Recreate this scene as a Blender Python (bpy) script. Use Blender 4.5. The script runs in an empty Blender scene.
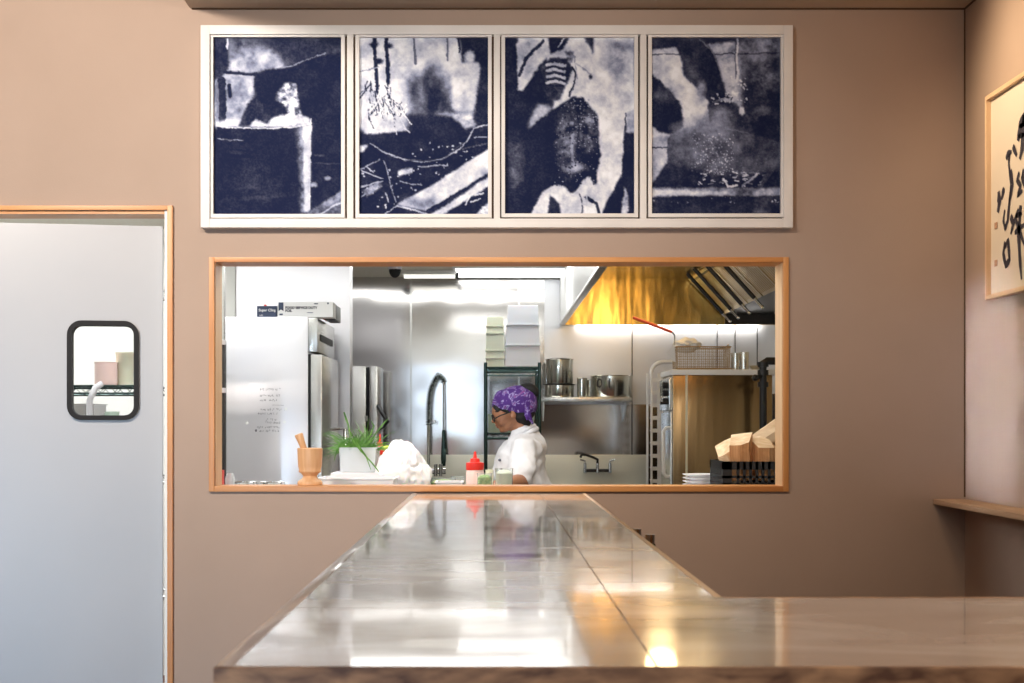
import bpy, bmesh, math, random
import numpy as np
from mathutils import Vector, Matrix, Euler, noise as mnoise
R = math.radians
PI = math.pi
rnd = random.Random(7)
SC = bpy.context.scene
COL = SC.collection

# ------------------------------------------------------------------ camera, world, light, exposure
F = 1485.7                      # focal length in pixels of the 1024 px wide frame
EYE = 1.33
cd = bpy.data.cameras.new('camera'); cam = bpy.data.objects.new('camera', cd); COL.objects.link(cam)
cam.location = (0, 0, EYE); cam.rotation_euler = (R(90), 0, 0)
cd.sensor_width = 36; cd.lens = F * 36 / 1024; cd.shift_x = 19 / 1024; cd.shift_y = 81.5 / 1024
cd.dof.use_dof = True; cd.dof.focus_distance = 6.0; cd.dof.aperture_fstop = 11
cd.clip_start = 0.05
SC.camera = cam
w = bpy.data.worlds.new('world'); SC.world = w; w.use_nodes = True
w.node_tree.nodes['Background'].inputs[0].default_value = (0.75, 0.87, 1.0, 1)
w.node_tree.nodes['Background'].inputs[1].default_value = 1.0
vs = SC.view_settings
vs.view_transform = 'Standard'; vs.look = 'None'; vs.gamma = 1; vs.use_curve_mapping = False
vs.exposure = 0.05

def area(name, loc, target, size, power, col, size_y=None, spread=180):
    l = bpy.data.lights.new(name, 'AREA'); l.energy = power; l.color = col; l.size = size
    l.spread = R(spread)
    if size_y: l.shape = 'RECTANGLE'; l.size_y = size_y
    o = bpy.data.objects.new(name, l); COL.objects.link(o); o.location = loc
    o.rotation_euler = (Vector(target) - Vector(loc)).to_track_quat('-Z', 'Y').to_euler()
    return o
def spot(name, loc, target, power, col, ang=60, blend=0.8, rad=0.06):
    l = bpy.data.lights.new(name, 'SPOT'); l.energy = power; l.color = col
    l.spot_size = R(ang); l.spot_blend = blend; l.shadow_soft_size = rad
    o = bpy.data.objects.new(name, l); COL.objects.link(o); o.location = loc
    o.rotation_euler = (Vector(target) - Vector(loc)).to_track_quat('-Z', 'Y').to_euler()
    return o
WARM = (1.0, 0.77, 0.55); COOL = (0.72, 0.86, 1.0)
NEUT = (1.0, 0.88, 0.76)
area('daylight_from_street_window', (-0.65, -2.45, 1.5), (-1.6, 5, 0.7), 0.9, 9, COOL, 1.4)
area('cool_fill_low_left', (-2.3, -2.4, 0.6), (-1.65, 5.2, 0.1), 0.8, 24, (0.60, 0.79, 1.0), 0.95, spread=60)  # added cool fill for the lower door; no entrance is built there
spot('fill_near_camera', (0.5, -0.9, 2.7), (0.35, 1.9, 1.05), 95, NEUT, 62, 1.0, 0.1)  # added fill that lifts the counter's front edge and right top
spot('fill_right_back', (0.9, 2.5, 2.7), (1.05, 5.2, 1.8), 42, (1.0, 0.68, 0.42), 80, 1.0, 0.3)  # added warm fill for the right part of the back wall
spot('fill_over_bar', (0.9, 1.9, 2.7), (0.7, 1.8, 1.08), 50, NEUT, 95, 1.0, 0.1)  # added fill from above, brightens the counter top
area('daylight_from_side_window', (-2.93, 3.95, 1.44), (1.652, 4.93, 1.43), 0.50, 1.05, (0.80, 0.87, 1.0), 0.66, spread=4)
spot('track_lamp_left', (-1.9, 2.4, 3.0), (-1.35, 5.2, 2.3), 390, NEUT, 85, 1.0, 0.12)
spot('track_lamp_centre', (-0.2, 2.7, 2.72), (-0.1, 5.2, 2.0), 112, NEUT, 80, 1.0, 0.1)
spot('track_lamp_right_wall', (0.95, 4.75, 2.7), (1.65, 4.45, 2.15), 44, (1.0, 0.76, 0.50), 122, 1.0, 0.08)
# kitchen light: what the ceiling panels and the hood lamps give off (the fixtures themselves are built below)
area('kitchen_panel_light_near', (0.2, 5.95, 2.32), (0.2, 5.95, 0), 1.2, 17, (0.98, 1.0, 0.97), 0.6)
area('kitchen_panel_light_left', (-1.5, 5.95, 2.32), (-1.5, 5.95, 0), 1.2, 13, (0.98, 1.0, 1.0), 0.6)
area('kitchen_fill_corner', (-2.2, 6.9, 2.32), (-2.2, 6.9, 0), 0.9, 17, (0.98, 1.0, 1.0), 0.5)  # added fill light for the kitchen corner seen past the door
area('kitchen_panel_light_far', (-0.35, 9.1, 2.32), (-0.35, 9.1, 0), 1.9, 13, (0.98, 1.0, 0.97), 0.6)
for yy in (6.9, 8.4):
    l = bpy.data.lights.new('hood_lamp_light', 'POINT'); l.energy = 5; l.color = (1.0, 0.70, 0.34); l.shadow_soft_size = 0.09; l.specular_factor = 0.25
    o = bpy.data.objects.new('hood_lamp_light', l); COL.objects.link(o); o.location = (0.95, yy, 2.2)

# ------------------------------------------------------------------ helpers
def P(px, py, d):
    """the point at distance d (metres from the camera) seen at a place of the photo"""
    return Vector(((px - 493) * d / F, d, EYE - (py - 423) * d / F))
def PX(px, d): return (px - 493) * d / F
def PZ(py, d): return EYE - (py - 423) * d / F

def tag(o, label=None, cat=None, group=None, kind=None):
    if label: o['label'] = label
    if cat: o['category'] = cat
    if group: o['group'] = group
    if kind: o['kind'] = kind
    return o
def thing(name, loc, label, cat, group=None, rz=0):
    o = bpy.data.objects.new(name, None); COL.objects.link(o); o.location = loc; o.rotation_euler = (0, 0, rz)
    o.empty_display_size = 0.05
    return tag(o, label, cat, group)
def kids(o): return [c for c in bpy.data.objects if c.parent is o]
def copy_tree(o, loc=None, label=None, rz=None, parent=None, scale=None):
    c = o.copy(); COL.objects.link(c)
    if parent: c.parent = parent
    if loc is not None: c.location = loc
    if rz is not None: c.rotation_euler = (0, 0, rz)
    if label: c['label'] = label
    if scale: c.scale = scale
    for k in kids(o): copy_tree(k, parent=c)
    return c

class MB:
    def __init__(self): self.bm = bmesh.new(); self.bev = False
    def _x(self, vs, M):
        if M is not None: bmesh.ops.transform(self.bm, matrix=M, verts=vs)
    def box(self, x0, x1, y0, y1, z0, z1, bev=0, M=None):
        r = bmesh.ops.create_cube(self.bm, size=1)
        v = r['verts']
        for p in v:
            p.co = Vector(((x0+x1)/2 + p.co.x*(x1-x0), (y0+y1)/2 + p.co.y*(y1-y0), (z0+z1)/2 + p.co.z*(z1-z0)))
        if bev > 0:
            self.bev = True
            es = list({e for p in v for e in p.link_edges})
            r2 = bmesh.ops.bevel(self.bm, geom=es, offset=bev, segments=2, affect='EDGES', profile=0.7)
            v = list({p for f in r2['faces'] for p in f.verts} | {p for p in v if p.is_valid})
        self._x(v, M); return self
    def cyl(self, p0, p1, r0, r1=None, seg=16, caps=True):
        p0, p1 = Vector(p0), Vector(p1); r1 = r0 if r1 is None else r1
        d = p1 - p0
        M = Matrix.Translation((p0+p1)/2) @ d.to_track_quat('Z', 'Y').to_matrix().to_4x4()
        bmesh.ops.create_cone(self.bm, cap_ends=caps, segments=seg, radius1=r0, radius2=max(r1, 1e-5), depth=d.length, matrix=M)
        return self
    def ball(self, c, rx, ry=None, rz=None, rot=None, seg=20):
        ry = rx if ry is None else ry; rz = rx if rz is None else rz
        M = Matrix.Translation(Vector(c))
        if rot: M = M @ Euler(rot).to_matrix().to_4x4()
        M = M @ Matrix.Diagonal((rx, ry, rz, 1))
        bmesh.ops.create_uvsphere(self.bm, u_segments=seg, v_segments=max(8, seg//2+2), radius=1, matrix=M)
        return self
    def cap(self, p0, p1, r0, r1=None, seg=14):
        r1 = r0 if r1 is None else r1
        self.ball(p0, r0, seg=seg); self.ball(p1, r1, seg=seg); self.cyl(p0, p1, r0, r1, seg=seg); return self
    def chain(self, pts, rs, seg=12):
        for i in range(len(pts)-1): self.cap(pts[i], pts[i+1], rs[i], rs[i+1], seg)
        return self
    def tube(self, pts, r, seg=8, closed=False, rs=None):
        pts = [Vector(p) for p in pts]; n = len(pts); rings = []
        up = None
        for i, p in enumerate(pts):
            if closed: t = pts[(i+1) % n] - pts[i-1]
            else: t = pts[min(i+1, n-1)] - pts[max(i-1, 0)]
            t.normalize()
            if up is None:
                up = t.orthogonal().normalized()
            else:
                up = up - t * up.dot(t)
                up = up.normalized() if up.length > 1e-6 else t.orthogonal().normalized()
            s = t.cross(up); rr = rs[i] if rs else r
            rings.append([self.bm.verts.new(p + (up*math.cos(2*PI*k/seg) + s*math.sin(2*PI*k/seg))*rr) for k in range(seg)])
        m = n if closed else n-1
        for i in range(m):
            a, b = rings[i], rings[(i+1) % n]
            for k in range(seg):
                self.bm.faces.new((a[k], a[(k+1) % seg], b[(k+1) % seg], b[k]))
        if not closed:
            self.bm.faces.new(rings[0][::-1]); self.bm.faces.new(rings[-1])
        return self
    def lathe(self, prof, c=(0, 0, 0), seg=32, M=None):
        c = Vector(c); rings = []; allv = []
        for r, z in prof:
            if r < 1e-6: ring = [self.bm.verts.new(c + Vector((0, 0, z)))]
            else: ring = [self.bm.verts.new(c + Vector((r*math.cos(2*PI*k/seg), r*math.sin(2*PI*k/seg), z))) for k in range(seg)]
            rings.append(ring); allv += ring
        for a, b in zip(rings, rings[1:]):
            for k in range(seg):
                k2 = (k+1) % seg
                if len(a) == 1 and len(b) == 1: continue
                if len(a) == 1: self.bm.faces.new((a[0], b[k2], b[k]))
                elif len(b) == 1: self.bm.faces.new((a[k], a[k2], b[0]))
                else: self.bm.faces.new((a[k], a[k2], b[k2], b[k]))
        self._x(allv, M); return self
    def prism(self, poly, axis, a0, a1):
        """poly in the two other axes, extruded along axis from a0 to a1"""
        def mk(u, v, a):
            return {'x': Vector((a, u, v)), 'y': Vector((u, a, v)), 'z': Vector((u, v, a))}[axis]
        lo = [self.bm.verts.new(mk(u, v, a0)) for u, v in poly]; hi = [self.bm.verts.new(mk(u, v, a1)) for u, v in poly]
        n = len(poly)
        self.bm.faces.new(lo[::-1]); self.bm.faces.new(hi)
        for i in range(n): self.bm.faces.new((lo[i], lo[(i+1) % n], hi[(i+1) % n], hi[i]))
        return self
    def rrect_tube(self, cx, cz, y0, y1, w, h, rad, th, seg=8):
        """rounded rectangular ring in the xz plane"""
        def pts(w, h, r):
            o = []
            for sx, sz, a0 in ((1, 1, 0), (-1, 1, 90), (-1, -1, 180), (1, -1, 270)):
                for k in range(seg+1):
                    a = R(a0 + 90*k/seg); o.append((cx + sx*(w/2-r) + r*math.cos(a), cz + sz*(h/2-r) + r*math.sin(a)))
            return o
        A = pts(w, h, rad); B = pts(w-2*th, h-2*th, max(rad-th, 0.001)); n = len(A)
        V = [[self.bm.verts.new((x, y, z)) for x, z in Q] for Q in (A, B) for y in (y0, y1)]
        Ao, Ai, Bo, Bi = V
        for i in range(n):
            j = (i+1) % n
            self.bm.faces.new((Ao[i], Ao[j], Bo[j], Bo[i])); self.bm.faces.new((Ai[i], Bi[i], Bi[j], Ai[j]))
            self.bm.faces.new((Ao[i], Ai[i], Ai[j], Ao[j])); self.bm.faces.new((Bo[i], Bo[j], Bi[j], Bi[i]))
        return self
    def build(self, name, m, parent=None, local=False, smooth=True, ang=None, base=True):
        bm = self.bm; ang = ang or (28 if self.bev else 50)
        bmesh.ops.recalc_face_normals(bm, faces=bm.faces)
        loc = Vector((0, 0, 0))
        if not local:
            if parent is not None:
                q = parent; off = Vector((0, 0, 0))
                while q is not None: off += q.location; q = q.parent
                bmesh.ops.translate(bm, vec=-off, verts=bm.verts)
            elif base:
                xs = [v.co for v in bm.verts]
                loc = Vector(((min(v.x for v in xs)+max(v.x for v in xs))/2, (min(v.y for v in xs)+max(v.y for v in xs))/2, min(v.z for v in xs)))
                bmesh.ops.translate(bm, vec=-loc, verts=bm.verts)
        me = bpy.data.meshes.new(name); bm.to_mesh(me); bm.free()
        for mm in (m if isinstance(m, (list, tuple)) else [m]): me.materials.append(mm)
        if smooth:
            me.shade_smooth()
            try: me.set_sharp_from_angle(angle=R(ang))
            except Exception: pass
        o = bpy.data.objects.new(name, me); COL.objects.link(o); o.location = loc
        if parent is not None: o.parent = parent
        return o
def struct(name, mb, m, parent=None, **k):
    o = mb.build(name, m, parent, **k)
    if parent is None: o['kind'] = 'structure'
    return o

# ------------------------------------------------------------------ materials
def mat(name, col, rough=0.5, metal=0.0, col2=None, nscale=8.0, stretch=(1, 1, 1), detail=4, bump=0.0, bscale=None, bstretch=None,
        emit=None, estr=0, trans=0, alpha=1, coat=0, rough2=None, sss=0, ramp=(0.35, 0.65), bdist=0.01, ior=1.45, coords='Object'):
    m = bpy.data.materials.new(name); m.use_nodes = True
    nt = m.node_tree; b = nt.nodes['Principled BSDF']; L = nt.links.new
    b.inputs['Base Color'].default_value = (*col, 1); b.inputs['Roughness'].default_value = rough
    b.inputs['Metallic'].default_value = metal; b.inputs['IOR'].default_value = ior
    b.inputs['Transmission Weight'].default_value = trans; b.inputs['Alpha'].default_value = alpha
    b.inputs['Coat Weight'].default_value = coat; b.inputs['Coat Roughness'].default_value = 0.08
    if sss:
        b.inputs['Subsurface Weight'].default_value = sss; b.inputs['Subsurface Radius'].default_value = (0.02, 0.01, 0.006)
    if emit: b.inputs['Emission Color'].default_value = (*emit, 1); b.inputs['Emission Strength'].default_value = estr
    tc = nt.nodes.new('ShaderNodeTexCoord')
    def nz(sc, st, det):
        mp = nt.nodes.new('ShaderNodeMapping'); mp.inputs['Scale'].default_value = st
        L(tc.outputs[coords], mp.inputs[0])
        n = nt.nodes.new('ShaderNodeTexNoise'); n.inputs['Scale'].default_value = sc; n.inputs['Detail'].default_value = det
        L(mp.outputs[0], n.inputs['Vector']); return n
    if col2 is not None or rough2 is not None:
        n = nz(nscale, stretch, detail)
        if col2 is not None:
            r = nt.nodes.new('ShaderNodeValToRGB')
            r.color_ramp.elements[0].position = ramp[0]; r.color_ramp.elements[1].position = ramp[1]
            r.color_ramp.elements[0].color = (*col, 1); r.color_ramp.elements[1].color = (*col2, 1)
            L(n.outputs['Fac'], r.inputs[0]); L(r.outputs[0], b.inputs['Base Color'])
        if rough2 is not None:
            q = nt.nodes.new('ShaderNodeMapRange'); q.inputs['From Min'].default_value = 0.3; q.inputs['From Max'].default_value = 0.7
            q.inputs['To Min'].default_value = rough; q.inputs['To Max'].default_value = rough2
            L(n.outputs['Fac'], q.inputs[0]); L(q.outputs[0], b.inputs['Roughness'])
    if bump:
        n = nz(bscale or nscale, bstretch or stretch, 3)
        bp = nt.nodes.new('ShaderNodeBump'); bp.inputs['Strength'].default_value = bump; bp.inputs['Distance'].default_value = bdist
        L(n.outputs['Fac'], bp.inputs['Height']); L(bp.outputs[0], b.inputs['Normal'])
    return m
def wood(name, c1, c2, axis, scale=6.0, rough=0.45, dist=3.0, coat=0.0, along=0.06):
    """grain running along one axis"""
    m = bpy.data.materials.new(name); m.use_nodes = True
    nt = m.node_tree; b = nt.nodes['Principled BSDF']; L = nt.links.new
    tc = nt.nodes.new('ShaderNodeTexCoord'); mp = nt.nodes.new('ShaderNodeMapping')
    st = [1, 1, 1]; st['xyz'.index(axis)] = along; mp.inputs['Scale'].default_value = st
    L(tc.outputs['Object'], mp.inputs[0])
    n = nt.nodes.new('ShaderNodeTexNoise'); n.inputs['Scale'].default_value = scale*6; n.inputs['Detail'].default_value = 6
    n.inputs['Distortion'].default_value = 0.4
    L(mp.outputs[0], n.inputs['Vector'])
    n2 = nt.nodes.new('ShaderNodeTexNoise'); n2.inputs['Scale'].default_value = scale; n2.inputs['Detail'].default_value = 2; n2.inputs['Distortion'].default_value = dist
    L(mp.outputs[0], n2.inputs['Vector'])
    mx = nt.nodes.new('ShaderNodeMath'); mx.operation = 'MULTIPLY_ADD'; mx.inputs[1].default_value = 0.5
    L(n.outputs['Fac'], mx.inputs[0])
    m2 = nt.nodes.new('ShaderNodeMath'); m2.operation = 'MULTIPLY'; m2.inputs[1].default_value = 0.5; L(n2.outputs['Fac'], m2.inputs[0])
    L(m2.outputs[0], mx.inputs[2])
    r = nt.nodes.new('ShaderNodeValToRGB'); r.color_ramp.elements[0].position = 0.38; r.color_ramp.elements[1].position = 0.62
    r.color_ramp.elements[0].color = (*c1, 1); r.color_ramp.elements[1].color = (*c2, 1)
    L(mx.outputs[0], r.inputs[0]); L(r.outputs[0], b.inputs['Base Color'])
    b.inputs['Roughness'].default_value = rough; b.inputs['Coat Weight'].default_value = coat
    return m

M = {}
M['wall'] = mat('plaster_tan', (0.42, 0.315, 0.25), 0.85, col2=(0.445, 0.335, 0.268), nscale=2.5, detail=5, bump=0.12, bscale=160, bstretch=(1, 1, 1), bdist=0.002)
M['ceiling'] = mat('ceiling_paint', (0.52, 0.42, 0.33), 0.9)
M['caulk'] = mat('dark_joint', (0.10, 0.055, 0.03), 0.9)
M['floor'] = wood('floor_boards', (0.12, 0.07, 0.04), (0.2, 0.12, 0.07), 'y')
M['kfloor'] = mat('quarry_tile', (0.16, 0.06, 0.04), 0.6, col2=(0.2, 0.08, 0.05))
M['kwhite'] = mat('kitchen_white', (0.82, 0.83, 0.80), 0.5)
M['kceil'] = mat('kitchen_ceiling_tile', (0.72, 0.70, 0.60), 0.8, col2=(0.78, 0.76, 0.68), nscale=40)
M['trim_x'] = wood('orange_oak_x', (0.50, 0.20, 0.055), (0.66, 0.31, 0.10), 'x', 7, 0.4)
M['trim_z'] = wood('orange_oak_z', (0.50, 0.20, 0.055), (0.66, 0.31, 0.10), 'z', 7, 0.4)
M['reveal'] = wood('oak_reveal', (0.66, 0.42, 0.22), (0.78, 0.54, 0.32), 'z', 7, 0.4)
M['steel'] = mat('brushed_steel', (0.60, 0.585, 0.58), 0.115, 1.0, bump=0.28, bscale=1.0, bstretch=(0.7, 1, 1.0), bdist=0.05)
M['steel_hi'] = mat('bright_steel', (0.78, 0.77, 0.80), 0.27, 1.0, rough2=0.34, nscale=2.2, bump=0.3, bscale=1.6, bdist=0.04)
M['steel_plain'] = mat('plain_steel', (0.62, 0.62, 0.60), 0.22, 1.0, bump=0.2, bscale=4, bdist=0.01)
M['pot'] = mat('pot_steel', (0.74, 0.72, 0.64), 0.2, 1.0)
M['chrome'] = mat('chrome', (0.75, 0.76, 0.75), 0.1, 1.0)
M['steel_oven'] = mat('amber_reflection_steel', (0.26, 0.17, 0.085), 0.2, 1.0, col2=(0.34, 0.235, 0.12), nscale=2.0, stretch=(3, 1, 0.4), bump=0.3, bscale=1.5, bdist=0.03)  # amber reflection put into the base colour, mottled at random
M['hood'] = mat('amber_glow_hood_steel', (0.48, 0.325, 0.10), 0.22, 1.0, col2=(0.62, 0.44, 0.16), nscale=2.0, stretch=(2, 1, 0.5), bump=0.4, bscale=2.0, bstretch=(2, 1, 0.5), bdist=0.03)  # warm lamp glow put into the steel's base colour
M['baffle'] = mat('baffle_steel', (0.60, 0.45, 0.22), 0.3, 1.0)
M['greasedark'] = mat('greasy_dark', (0.03, 0.02, 0.012), 0.35)
M['black'] = mat('black_rubber', (0.010, 0.010, 0.011), 0.7)
M['blackiron'] = mat('black_iron', (0.03, 0.03, 0.032), 0.4, 0.6)
M['green_epoxy'] = mat('green_epoxy_wire', (0.05, 0.085, 0.078), 0.22, 0.8)
M['white_metal'] = mat('white_enamel', (0.80, 0.80, 0.78), 0.35)
M['plastic_w'] = mat('white_poly', (0.76, 0.76, 0.80), 0.35, sss=0.2)
M['plastic_c'] = mat('clear_poly', (0.90, 0.94, 0.98), 0.15, trans=0.45, ior=1.2)
M['plastic_y'] = mat('cream_poly', (0.70, 0.70, 0.55), 0.35, sss=0.2)
M['plastic_g'] = mat('pale_green_poly', (0.52, 0.66, 0.56), 0.35)
M['bag'] = mat('thin_plastic_bag', (0.84, 0.84, 0.85), 0.3, bump=0.4, bscale=18, bdist=0.02, sss=0.3)
M['paper'] = mat('white_paper', (0.72, 0.72, 0.72), 0.8)
M['leaf'] = mat('green_leaf', (0.03, 0.12, 0.012), 0.5, col2=(0.13, 0.30, 0.04), nscale=30)
M['red'] = mat('red_plastic', (0.72, 0.03, 0.02), 0.35)
M['redsauce'] = mat('pink_sauce_plastic', (0.80, 0.60, 0.56), 0.35, sss=0.1)
M['green_veg'] = mat('chopped_greens', (0.12, 0.32, 0.07), 0.6, col2=(0.50, 0.60, 0.22), nscale=60)
M['yellow_veg'] = mat('yellow_peppers', (0.72, 0.72, 0.08), 0.5, col2=(0.35, 0.55, 0.08), nscale=50)
M['mortarwood'] = wood('mortar_wood', (0.62, 0.33, 0.15), (0.74, 0.45, 0.24), 'z', 12, 0.45)
M['log_side'] = wood('split_log', (0.36, 0.16, 0.06), (0.58, 0.31, 0.14), 'z', 14, 0.8)
M['log_light'] = wood('pale_log', (0.62, 0.42, 0.24), (0.80, 0.62, 0.42), 'x', 14, 0.8)
M['crate'] = mat('black_crate_plastic', (0.012, 0.012, 0.014), 0.4)
M['navy'] = mat('navy_card', (0.035, 0.05, 0.10), 0.6)
M['ink'] = mat('marker_ink', (0.03, 0.03, 0.05), 0.6)
M['inkpale'] = mat('faint_marker_ink', (0.10, 0.10, 0.13), 0.6)
M['skin'] = mat('brown_skin', (0.31, 0.135, 0.07), 0.5, sss=0.1, col2=(0.35, 0.16, 0.085), nscale=20)
M['lips'] = mat('lips', (0.33, 0.10, 0.07), 0.45)
M['hair'] = mat('black_hair', (0.007, 0.006, 0.006), 0.75, bump=0.5, bscale=90, bdist=0.004)
M['jacket'] = mat('white_cotton', (0.62, 0.62, 0.65), 0.85, bump=0.5, bscale=14, bdist=0.012)
M['trousers'] = mat('dark_trousers', (0.03, 0.03, 0.035), 0.8)
M['oak_x'] = wood('counter_edge_oak', (0.13, 0.05, 0.022), (0.58, 0.31, 0.155), 'x', 12, 0.5, dist=2.5, along=0.35)
M['oak_y'] = wood('counter_edge_oak_side', (0.68, 0.54, 0.44), (0.82, 0.70, 0.60), 'y', 9, 0.3, coat=0.5)
M['oak_pale'] = wood('pale_oak', (0.66, 0.44, 0.26), (0.78, 0.56, 0.36), 'y', 9, 0.45)
M['oak_pale_z'] = wood('pale_oak_z', (0.66, 0.44, 0.26), (0.78, 0.56, 0.36), 'z', 9, 0.45)
M['ledge'] = wood('ledge_oak', (0.46, 0.30, 0.18), (0.62, 0.43, 0.28), 'y', 9, 0.5)
M['frame_w'] = mat('whitewashed_frame', (0.74, 0.71, 0.68), 0.5, col2=(0.80, 0.77, 0.74), nscale=6, stretch=(1, 1, 1))
M['mat_w'] = mat('frame_slip', (0.60, 0.55, 0.52), 0.6)
M['scroll'] = mat('rice_paper', (0.68, 0.60, 0.50), 0.8, col2=(0.72, 0.64, 0.54), nscale=3)
M['seal'] = mat('faded_seal_ink', (0.50, 0.30, 0.20), 0.8)
M['door'] = mat('door_skin', (0.44, 0.45, 0.47), 0.42, 0.1, col2=(0.47, 0.475, 0.49), nscale=1.5, bump=0.08, bscale=3, bdist=0.02)
M['glass'] = mat('window_glass', (1, 1, 1), 0.0, trans=1.0, ior=1.05)
M['lens'] = mat('spectacle_glass', (0.10, 0.10, 0.12), 0.05, trans=0.6)
M['panel'] = mat('light_diffuser', (0.9, 0.9, 0.9), 0.6, emit=(1.0, 1.0, 0.97), estr=2.6)
M['strip'] = mat('under_hood_strip', (0.9, 0.9, 0.9), 0.6, emit=(1.0, 0.98, 0.92), estr=2.0)
M['wallpanel'] = mat('white_wall_panel', (0.74, 0.74, 0.76), 0.3, 0.35, bump=0.1, bscale=1.2, bdist=0.03)
M['creamsteel'] = mat('cream_reflecting_steel', (0.72, 0.70, 0.60), 0.35, 0.4)
M['coil'] = mat('dull_spring_steel', (0.20, 0.23, 0.22), 0.25, 1.0)
M['plastic_d'] = mat('clear_deli_plastic', (0.93, 0.96, 0.96), 0.1, trans=0.93, ior=1.15)
M['tube'] = mat('weak_tube', (0.9, 0.9, 0.85), 0.6, emit=(1.0, 0.98, 0.88), estr=1.1)
M['hoodlamp'] = mat('warm_bulb', (1, 0.8, 0.5), 0.6, emit=(1.0, 0.6, 0.22), estr=6)
M['redhandle'] = mat('orange_red_grip', (0.72, 0.09, 0.03), 0.4)
M['brasswire'] = mat('browned_wire', (0.42, 0.29, 0.15), 0.35, 0.8)
M['bottle'] = mat('dark_bottle', (0.02, 0.035, 0.02), 0.1, coat=0.5)

def counter_metal():
    m = bpy.data.materials.new('lacquered_stone_grey_top'); m.use_nodes = True
    nt = m.node_tree; b = nt.nodes['Principled BSDF']; L = nt.links.new
    tc = nt.nodes.new('ShaderNodeTexCoord')
    def nz(sc, st, det, dist=0):
        mp = nt.nodes.new('ShaderNodeMapping'); mp.inputs['Scale'].default_value = st; L(tc.outputs['Object'], mp.inputs[0])
        n = nt.nodes.new('ShaderNodeTexNoise'); n.inputs['Scale'].default_value = sc; n.inputs['Detail'].default_value = det
        n.inputs['Distortion'].default_value = dist
        L(mp.outputs[0], n.inputs['Vector']); return n
    n = nz(3.0, (1.0, 2.4, 1), 7, 0.8)
    r = nt.nodes.new('ShaderNodeValToRGB'); e = r.color_ramp.elements
    e[0].position = 0.38; e[0].color = (0.52, 0.40, 0.31, 1); e[1].position = 0.60; e[1].color = (0.74, 0.62, 0.51, 1)
    L(n.outputs['Fac'], r.inputs[0]); L(r.outputs[0], b.inputs['Base Color'])
    n2 = nz(4.0, (0.8, 2.0, 1), 6, 0.5)
    q = nt.nodes.new('ShaderNodeMapRange'); q.inputs['From Min'].default_value = 0.3; q.inputs['From Max'].default_value = 0.7
    q.inputs['To Min'].default_value = 0.08; q.inputs['To Max'].default_value = 0.24
    L(n2.outputs['Fac'], q.inputs[0]); L(q.outputs[0], b.inputs['Roughness'])
    b.inputs['Metallic'].default_value = 0.0
    b.inputs['Coat Weight'].default_value = 0.5; b.inputs['Coat Roughness'].default_value = 0.04
    return m
M['zinc'] = counter_metal()

def scarf_mat():
    m = bpy.data.materials.new('purple_paisley'); m.use_nodes = True
    nt = m.node_tree; b = nt.nodes['Principled BSDF']; L = nt.links.new
    tc = nt.nodes.new('ShaderNodeTexCoord'); n = nt.nodes.new('ShaderNodeTexNoise')
    n.inputs['Scale'].default_value = 17; n.inputs['Detail'].default_value = 3; n.inputs['Distortion'].default_value = 2.5
    L(tc.outputs['Object'], n.inputs['Vector'])
    r = nt.nodes.new('ShaderNodeValToRGB'); e = r.color_ramp.elements
    e[0].position = 0.0; e[0].color = (0.03, 0.005, 0.085, 1); e[1].position = 1.0; e[1].color = (0.03, 0.006, 0.10, 1)
    for p, c in ((0.54, (0.06, 0.01, 0.17)), (0.575, (0.40, 0.33, 0.60)), (0.61, (0.05, 0.02, 0.16)), (0.68, (0.30, 0.05, 0.25)), (0.74, (0.07, 0.01, 0.18))):
        x = e.new(p); x.color = (*c, 1)
    L(n.outputs['Fac'], r.inputs[0]); L(r.outputs[0], b.inputs['Base Color']); b.inputs['Roughness'].default_value = 0.75
    return m
M['scarf'] = scarf_mat()

# ------------------------------------------------------------------ the setting
WY = 5.2; WB = 5.32                                # the dining face and the kitchen face of the wall with the hatch
XR = 1.652                                         # right wall
DL, DR, DT = -2.05, PX(168, WY), PZ(210.5, WY)       # doorway
HL, HR, HT, HB = PX(215, WY), PX(782.5, WY), PZ(262.5, WY), PZ(486, WY)   # hatch opening
b = MB()
Y0, Y1 = WY, 5.29
b.box(-3.0, DL, Y0, Y1, 0, 3.2); b.box(DL, DR, Y0, Y1, DT, 3.2); b.box(DR, HL, Y0, Y1, 0, 3.2)
b.box(HL, HR, Y0, Y1, 0, HB-0.02); b.box(HL, HR, Y0, Y1, HT+0.0, 3.2); b.box(HR, XR+0.3, Y0, Y1, 0, 3.2)
struct('wall_back', b, M['wall'], smooth=False)
b = MB(); Y0, Y1 = 5.29, WB
b.box(-3.3, DL, Y0, Y1, 0, 2.4); b.box(DL, DR, Y0, Y1, DT, 2.4); b.box(DR, HL, Y0, Y1, 0, 2.4)
b.box(HL, HR, Y0, Y1, 0, HB-0.02); b.box(HL, HR, Y0, Y1, HT, 2.4); b.box(HR, 2.1, Y0, Y1, 0, 2.4)
struct('wall_kitchen_front', b, M['kwhite'], smooth=False)
struct('wall_right', MB().box(XR, XR+0.1, -2.5, WY, 0, 3.2), M['wall'], smooth=False)
struct('wall_left', MB().box(-3.1, -3.0, -2.5, WY+0.1, 0, 3.2), M['wall'], smooth=False)
b = MB(); b.box(-3.0, -2.4, -2.6, -2.5, 0, 3.2).box(-0.2, XR, -2.6, -2.5, 0, 3.2).box(-2.4, -0.2, -2.6, -2.5, 0, 0.75).box(-2.4, -0.2, -2.6, -2.5, 2.25, 3.2)
struct('wall_front', b, M['wall'], smooth=False)
b = MB(); b.box(-2.4, -2.35, -2.58, -2.52, 0.75, 2.25).box(-0.25, -0.2, -2.58, -2.52, 0.75, 2.25).box(-2.35, -0.25, -2.58, -2.52, 0.75, 0.8).box(-2.35, -0.25, -2.58, -2.52, 2.2, 2.25).box(-1.33, -1.27, -2.58, -2.52, 0.8, 2.2)
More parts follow.
